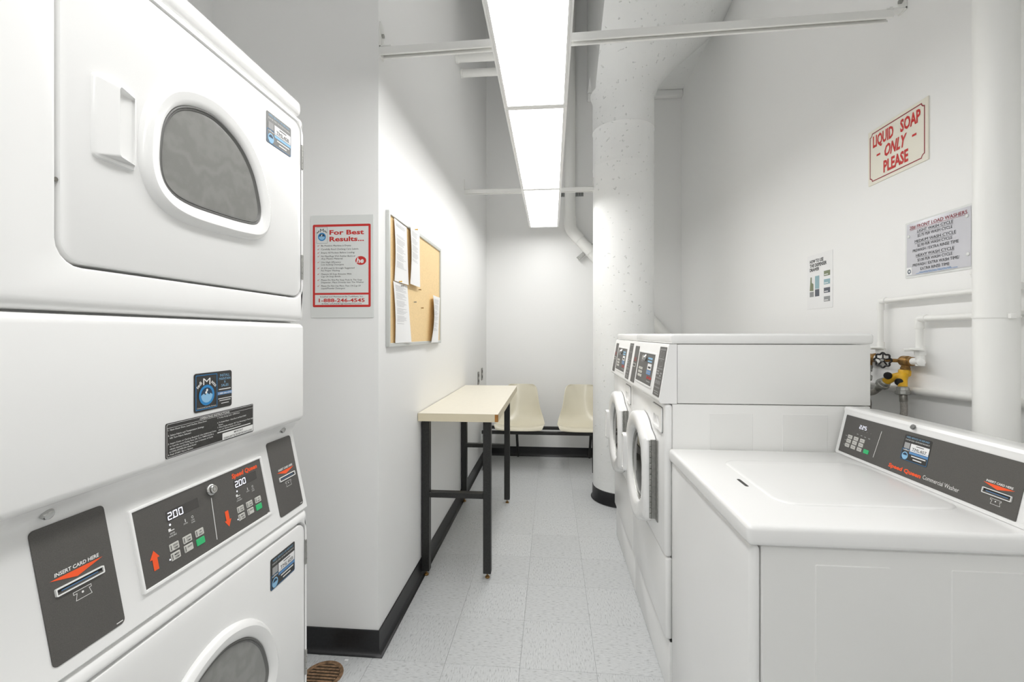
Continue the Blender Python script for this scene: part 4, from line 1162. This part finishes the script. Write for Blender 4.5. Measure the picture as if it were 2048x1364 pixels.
    mk('window_bowl', loft(fd, [(sc(0.875), 0.020), (sc(0.84), 0.026), (sc(0.7), 0.031), (sc(0.45), 0.0345), (sc(0.2), 0.036), (sc(0.02), 0.0362)], False, True), 'clear_glass', d)
    # pull on the far edge of the door
    H = rr(-R - 0.006, -R + 0.056, -0.090, 0.090, 0.012, 4)
    mk('handle', loft(fd, [(H, 0.020), (H, 0.062), (inset(H, 0.004), 0.068), (inset(H, 0.013), 0.068), (inset(H, 0.016), 0.052)], True, True), 'enamel', d)
    hg = box(hx + 0.001, hx + 0.030, -hv - 0.005, hv + 0.005, 0.0005, 0.004, fr=fd)
    K = [lathe2(fd(hx + 0.004, -hv + 2 * hv * (k + 0.06) / 14, 0.030 - 0.006), fd.v, [(0, 0.005), (2 * hv * 0.88 / 14, 0.005)], 8) for k in range(14)]
    mk('hinge', join(hg, box(hx + 0.0005, hx + 0.003, -hv - 0.002, hv + 0.002, 0.004, 0.024, fr=fd), *K), 'galvanized', d)
    # detergent drawer in the upper near corner
    D = rr(0.165, 0.325, 0.206, 0.300, 0.010, 4)
    dw = mk('detergent_drawer', loft(fd, [(D, -0.002), (D, 0.004), (inset(D, 0.0015), 0.006), (inset(rr(0.19, 0.285, 0.220, 0.260, 0.010, 4), -0.002), 0.006), (rr(0.19, 0.285, 0.220, 0.260, 0.010, 4), 0.003), (rr(0.195, 0.28, 0.225, 0.255, 0.008, 4), 0.0008)], False, True), 'enamel', t)
    mk('drawer_gap', ringp(fd, inset(D, -0.0022), inset(D, -0.0002), -0.002, 0.0012), 'seam_dark', dw)
    mk('foot_cap', box(0.436, 0.4445, y0 + 0.002, y0 + 0.02, 0.2045, 0.2095), 'seam_dark', t, smooth=False)
    return t
front_washer(2.4045, 'white front load washer standing next to the round column')
front_washer(1.720, 'white front load washer standing between the other front loader and the top loader')

# ================================================================== TOP LOAD WASHER
tl = thing('top_load_washer', (0.79, 1.375, 0), 'white top load washer with a dark sloping control console', 'washer')
U0, U1 = 1.045, 1.705
mk('front_panel', box(0.436, 0.4595, U0, U1, 0.0, 0.8735, 0.011, 4), 'enamel', tl)
mk('side_panel', box(0.4610, 1.125, U0 + 0.001, U1 - 0.001, 0.0, 0.8735, 0.003, 1), 'enamel_side', tl)
for xa, xb in ((0.572, 0.727), (0.847, 1.002)):
    P = rr(xa, xb, 0.16, 0.838, 0.004, 3)
    fs = Fr((0, U0 + 0.001, 0), (1, 0, 0), (0, 0, 1))
    mk('pressed_panel', loft(fs, [(P, -0.001), (inset(P, 0.002), 0.0022), (inset(P, 0.004), 0.0022)], False, True), 'enamel_side', tl)
mk('worktop', box(0.428, 1.140, U0 - 0.012, U1 + 0.006, 0.8765, 0.9215, 0.011, 4), 'enamel', tl)
ft = Fr((0, 0, 0.9215), (1, 0, 0), (0, 1, 0))
LP = rr(0.557, 0.985, 1.166, 1.560, (0.055, 0.055, 0.052, 0.052), 8)
mk('lid', loft(ft, [(LP, -0.001), (inset(LP, 0.001), 0.0015), (inset(LP, 0.004), 0.003), (inset(LP, 0.010), 0.0035), (inset(LP, 0.05), 0.0022)], False, True), 'enamel', tl, angle=60)
mk('lid_grip', loft(ft, [(rr(0.531, 0.5405, 1.300, 1.364, 0.004), 0.0002), (rr(0.5315, 0.540, 1.301, 1.363, 0.004), 0.0008)], False, True), 'seam_dark', tl, smooth=False)
# console
pc = [(1.003, 0.9225), (1.002, 0.928), (1.0335, 1.066), (1.032, 1.076), (1.037, 1.0835), (1.048, 1.085), (1.145, 1.074), (1.157, 1.064), (1.157, 0.9225)]
n = len(pc)
mk('console', ([Vector((x, y, z)) for y in (1.049, 1.7055) for x, z in pc], [(i, (i + 1) % n, n + (i + 1) % n, n + i) for i in range(n)] + [tuple(range(n)), tuple(range(n, 2 * n))]), 'enamel', tl, angle=40)
fk = Fr((1.0022, 0, 0.9285), (0, -1, 0), (0.0313, 0, 0.1375))
cp = mk('control_panel', prism(fk, rr(-1.688, -1.077, 0.004, 0.1325, 0.002, 2), 0.0, 0.0015), 'panel_grey', tl)
c = 0.002
flat('display_digits', digits(fk, '2.25', -1.612, .0985, .0120, c, sp=.0125, w=.0090), 'digit', cp)
cols = (-1.6445, -1.6145, -1.584)
B_ = [('ONE', 'SOAK', 'EXTRA'), ('PERM', 'NORMAL', 'COLD'), ('HOT', 'WARM', 'DEL')]
BL = []
for r, (bz, lab3) in enumerate(zip((0.0625, 0.0475, 0.0320), (('NORMAL', 'PERM', 'DELICATE'), ('HOT', 'WARM', 'COLD'), ('LIGHT', 'EXTRA', 'SIGNAL')))):
    for q, ca in enumerate(cols):
        a = ca - r * 0.0025
        mk('button', prism(fk, rr(a - 0.0108, a + 0.0108, bz - 0.0060, bz + 0.0060, 0.0015, 3), 0.0012, 0.0030, 0.0004), 'key_grey', cp)
        BL.append(bars(fk, [(a - 0.0065, a + 0.0065, bz - 0.0014, bz + 0.0014)], 0.0033))
flat('button_print', join(*BL), 'ink_grey', cp)
mk('button', prism(fk, rr(-1.5685, -1.5455, 0.0265, 0.0395, 0.0015, 3), 0.0012, 0.0030, 0.0004), 'green_key', cp)
flat('divider_line', plate(fk, [(-1.5225, .0245), (-1.5208, .0245), (-1.5108, .1105), (-1.5125, .1105)], c), 'white_print', cp)
flat('panel_print', bars(fk, [(x - 0.004, x + 0.004, .0775 - 0.001 * k, .0800 - 0.001 * k) for k, x in enumerate((-1.6125, -1.5935, -1.5755, -1.5565))] + [(x - 0.0008, x + 0.0008, .0925, .0945) for x in (-1.6085, -1.5905, -1.5725, -1.5545)] +
     [(-1.6685, -1.6605, z, z + 0.002) for z in (0.062, 0.0465, 0.031)] + [(-1.660, -1.585, z, z + 0.0007) for z in (0.0548, 0.0395)], c), 'ink_grey', cp)
service_sticker(fk, -1.420, -1.325, .0495, .1230, 0.0012, 'TML407', tl)
flat('brand_lettering', txt('Speed Queen', fk, -1.4545, .0165, .0108, .119, c, 0.042, 0.12), 'orange', cp)
flat('model_lettering', txt('Commercial Washer', fk, -1.3290, .0180, .0112, .110, c, 0.0), 'white_print', cp)
card_print(fk, -1.1625, -1.0940, 0.0405, cp, 1.25, c)
mk('lock', lathe2((1.030, 1.395, 1.074), (-0.8, 0, 0.45), [(-0.002, 0.0075), (0.003, 0.0075), (0.004, 0.005)], 14), 'gasket', tl)

# ================================================================== PIPES, VALVES AND HOSES on the right wall
rp = thing('riser_pipe', (1.28, 1.432, 0), 'thick white vertical pipe in front of the right wall', 'pipe')
mk('pipe', tube([(1.28, 1.432, 0.0), (1.28, 1.432, 3.929)], 0.049, 28), 'pipe_paint', rp)
mk('strap', lathe2((1.28, 1.432, 1.386), (0, 0, 1), [(0, 0.0491), (0, 0.051), (0.005, 0.051), (0.005, 0.0491)], 28), 'pipe_paint', rp)
mk('strap_clip', box(1.266, 1.282, 1.373, 1.383, 1.383, 1.397, 0.002), 'pipe_paint', rp)

PX = XR - 0.028
def P_(u, v, X=PX): return onX(u, v, X)
sup1 = thing('supply_pipe', P_(1760, 690), 'upper thin white water pipe elbowed down to the valve behind the front loader', 'pipe', 'water pipes on the right wall')
mk('pipe', tube(fillet([(PX, 1.44, 1.480), (PX, 2.009, 1.476), (PX, 2.009, 1.295)], 0.012, 4), 0.0105, 14), 'pipe_paint', sup1)
mk('elbow', tube(fillet([(PX, 1.975, 1.476), (PX, 2.009, 1.476), (PX, 2.009, 1.44)], 0.014, 5), 0.0135, 14), 'pipe_paint', sup1)
sup2 = thing('supply_pipe', P_(1837, 705), 'lower thin white water pipe elbowed down to the valve carrying the yellow splitter', 'pipe', 'water pipes on the right wall')
mk('pipe', tube(fillet([(PX, 0.2, 1.400), (PX, 1.81, 1.397), (PX, 1.81, 1.285)], 0.012, 4), 0.0115, 14), 'pipe_paint', sup2)
mk('elbow', tube(fillet([(PX, 1.775, 1.397), (PX, 1.81, 1.397), (PX, 1.81, 1.36)], 0.014, 5), 0.0145, 14), 'pipe_paint', sup2)
simple('waste_pipe', tube([(XR - 0.0165, 0.2, 1.175), (XR - 0.0165, 3.0, 1.09)], 0.0145, 16), 'pipe_paint', 'thin white pipe running low along the right wall behind the washers', 'pipe')

def shutoff(y, ztop, label):
    t = thing('shutoff_valve', (PX, y, 1.225), label, 'valve', 'white shutoff valves')
    mk('body', join(tube([(PX, y, ztop + 0.012), (PX, y, 1.222)], 0.014, 14), lathe2((PX, y, 1.262), (0, 0, 1), [(0, 0.017), (0.018, 0.019), (0.02, 0.014)], 8)), 'pipe_paint', t)
    mk('handle', join(lathe2((PX - 0.012, y, 1.282), (0.1, 0, 1), [(-0.004, 0.020), (-0.002, 0.026), (0.003, 0.026), (0.005, 0.018)], 12), tube([(PX - 0.055, y + 0.004, 1.280), (PX, y, 1.282)], 0.005, 8)), 'pipe_paint', t)
    return t
v1 = shutoff(2.009, 1.295, 'white shutoff valve at the end of the upper water pipe')
v2 = shutoff(1.805, 1.285, 'white shutoff valve at the end of the lower water pipe')
# second valve: elbow, brass body, black handwheel
yy = 1.805
mk('elbow', join(tube(fillet([(PX, yy, 1.262), (PX, yy, 1.238), (PX, yy + 0.045, 1.236)], 0.02, 5), 0.0135, 14), lathe2((PX - 0.004, yy - 0.002, 1.236), (-0.4, -1, 0), [(0, 0.013), (0.018, 0.013), (0.02, 0.010)], 12)), 'pipe_paint', v2)
hb = thing('hose_valve', (PX, 1.875, 1.20), 'brass hose valve with a black round handwheel', 'valve', 'brass hose valves')
mk('body', join(lathe2((PX, 1.838, 1.236), (0, 1, 0), [(0, 0.012), (0.004, 0.017), (0.014, 0.017), (0.018, 0.015), (0.024, 0.020), (0.05, 0.020), (0.058, 0.013), (0.064, 0.012)], 16),
                lathe2((PX, 1.874, 1.232), (0, 0.1, -1), [(0, 0.014), (0.02, 0.014), (0.022, 0.016), (0.034, 0.016)], 14)), 'brass', hb)
hw = Vector((PX - 0.055, 1.915, 1.237))
hax = Vector((-0.72, -0.50, 0.0)).normalized()
mk('stem', tube([Vector((PX, 1.892, 1.236)), hw], 0.007, 10), 'brass', hb)
# scalloped handwheel
fh = Fr(hw, hax.cross(Vector((0, 0, 1))) * -1, (0, 0, 1))
rim = [fh(0.0265 * (1 + 0.10 * math.cos(8 * t)) * math.cos(t), 0.0265 * (1 + 0.10 * math.cos(8 * t)) * math.sin(t), 0) for t in [2 * math.pi * k / 64 for k in range(65)]]
spk = [tube([fh(0.006 * math.cos(t), 0.006 * math.sin(t)), fh(0.025 * math.cos(t), 0.025 * math.sin(t))], 0.0028, 6) for t in [2 * math.pi * k / 5 + 0.3 for k in range(5)]]
mk('handwheel', join(tube(rim, 0.0036, 8, False), lathe2(hw, hax, [(-0.005, 0.009), (0.003, 0.009), (0.004, 0.007)], 12), *spk), 'black_plastic', hb)
mk('wheel_nut', lathe2(hw, hax, [(0.003, 0.0065), (0.008, 0.0065), (0.009, 0.005)], 6), 'chrome', hb)
# first valve: brass tee running away behind the washer, grey splitter hanging off it
mk('elbow', tube(fillet([(PX, 2.009, 1.262), (PX, 2.009, 1.240), (PX, 2.035, 1.240)], 0.015, 5), 0.0135, 14), 'pipe_paint', v1)
hb2 = thing('hose_valve', (PX, 2.075, 1.21), 'brass hose valve mostly behind the front loader', 'valve', 'brass hose valves')
mk('body', join(lathe2((PX, 2.030, 1.240), (0, 1, 0), [(0, 0.013), (0.003, 0.019), (0.014, 0.019), (0.018, 0.016), (0.08, 0.018), (0.085, 0.012)], 16),
                lathe2((PX, 2.075, 1.234), (0, 0.1, -1), [(0, 0.012), (0.03, 0.012)], 14)), 'brass', hb2)
mk('hose_coupling', join(lathe2((PX - 0.002, 2.076, 1.204), (-0.42, -0.30, -1), [(0, 0.015), (0.022, 0.016), (0.024, 0.012), (0.040, 0.013), (0.045, 0.021), (0.062, 0.022), (0.066, 0.017)], 12)), 'galvanized', hb2)
def hose(name, pts, label, n=28):
    V = [Vector(p) for p in pts]
    # Catmull-Rom through the points
    out = []
    m = len(V)
    for i in range(m - 1):
        p0, p1, p2, p3 = V[max(i - 1, 0)], V[i], V[i + 1], V[min(i + 2, m - 1)]
        for k in range(8):
            t = k / 8
            out.append(0.5 * ((2 * p1) + (p2 - p0) * t + (2 * p0 - 5 * p1 + 4 * p2 - p3) * t * t + (3 * p1 - p0 - 3 * p2 + p3) * t ** 3))
    out.append(V[-1])
    t = thing(name, out[0], label, 'hose', 'washer supply hoses')
    mk('tubing', tube(out, 0.0115, 14), 'braided_hose', t)
    d0 = (out[2] - out[0]).normalized()
    mk('ferrule', lathe2(out[0] - d0 * 0.004, d0, [(0, 0.0105), (0.004, 0.0128), (0.030, 0.0128), (0.032, 0.0118)], 14), 'steel', t)
    return t
# yellow two way splitter
ys = thing('hose_splitter', (PX, 1.878, 1.10), 'yellow two way hose splitter with two small black knobs', 'valve')
A = Vector((PX - 0.002, 1.877, 1.199))
b1 = Vector((PX - 0.032, 1.845, 1.135)); b2 = Vector((PX - 0.036, 1.930, 1.150))
mk('inlet', lathe2(A + Vector((0, 0, 0.004)), (0, 0.05, -1), [(0, 0.017), (0.004, 0.020), (0.022, 0.020), (0.026, 0.016)], 8), 'yellow_paint', ys)
mk('branch', tube([A - Vector((0, 0, 0.01)), (A + b1) / 2 + Vector((-0.004, 0, 0)), b1], 0.015, 14), 'yellow_paint', ys)
mk('branch', tube([A - Vector((0, 0, 0.016)), (A + b2) / 2 + Vector((-0.002, 0.002, -0.004)), b2], 0.015, 14), 'yellow_paint', ys)
for b_, d_ in ((b1, Vector((0, -0.08, -1))), (b2, Vector((-0.06, 0.75, -0.62)))):
    d_ = d_.normalized()
    mk('coupling', lathe2(b_ - d_ * 0.006, d_, [(0, 0.016), (0.003, 0.019), (0.014, 0.020), (0.016, 0.024), (0.028, 0.024), (0.031, 0.018)], 10), 'galvanized', ys)
for b_ in ((A + b1) / 2 + Vector((-0.018, -0.004, -0.010)), (A + b2) / 2 + Vector((-0.020, 0.006, 0.002))):
    mk('knob', lathe2(b_ + Vector((0.006, 0.004, 0)), (-0.75, -0.5, 0), [(-0.002, 0.008), (0.004, 0.0135), (0.012, 0.0145), (0.016, 0.012), (0.017, 0.006)], 14), 'black_plastic', ys)
d1 = Vector((0, -0.08, -1)).normalized(); d2 = Vector((-0.06, 0.75, -0.62)).normalized()
s1 = b1 + d1 * 0.024; s2 = b2 + d2 * 0.024
hose('supply_hose', [s1, s1 + d1 * 0.06, (PX - 0.034, 1.842, 1.02), (PX - 0.038, 1.855, 0.93), (PX - 0.05, 1.85, 0.80), (PX - 0.06, 1.80, 0.5)], 'grey braided supply hose hanging straight down from the yellow splitter')
hose('supply_hose', [s2, s2 + d2 * 0.05, (PX - 0.070, 2.020, 1.085), (PX - 0.085, 2.06, 1.02), (1.24, 2.02, 0.85), (1.22, 1.95, 0.5)], 'grey braided supply hose slanting from the yellow splitter behind the front loader')
q1 = Vector((-0.42, -0.3, -1)).normalized(); q0 = Vector((PX - 0.002, 2.076, 1.204)) + q1 * 0.062
hose('supply_hose', [q0, q0 + q1 * 0.05, (PX - 0.030, 2.035, 1.045), (PX - 0.030, 2.075, 0.975), (1.31, 2.16, 0.93), (1.30, 2.26, 0.7)], 'dark grey hose looping down from the valve behind the front loader')
# small cast lug on the wall below the price sign
lp = onX(1954, 546, XR)
simple('wall_anchor', join(box(XR - 0.012, XR - 0.0005, lp.y - 0.012, lp.y + 0.012, lp.z - 0.012, lp.z + 0.012, 0.003), lathe2((XR - 0.012, lp.y, lp.z), (-1, 0, 0), [(0, 0.007), (0.006, 0.006), (0.008, 0.003)], 10)), 'pipe_paint', 'small white painted anchor on the right wall beside the thick pipe', 'anchor')
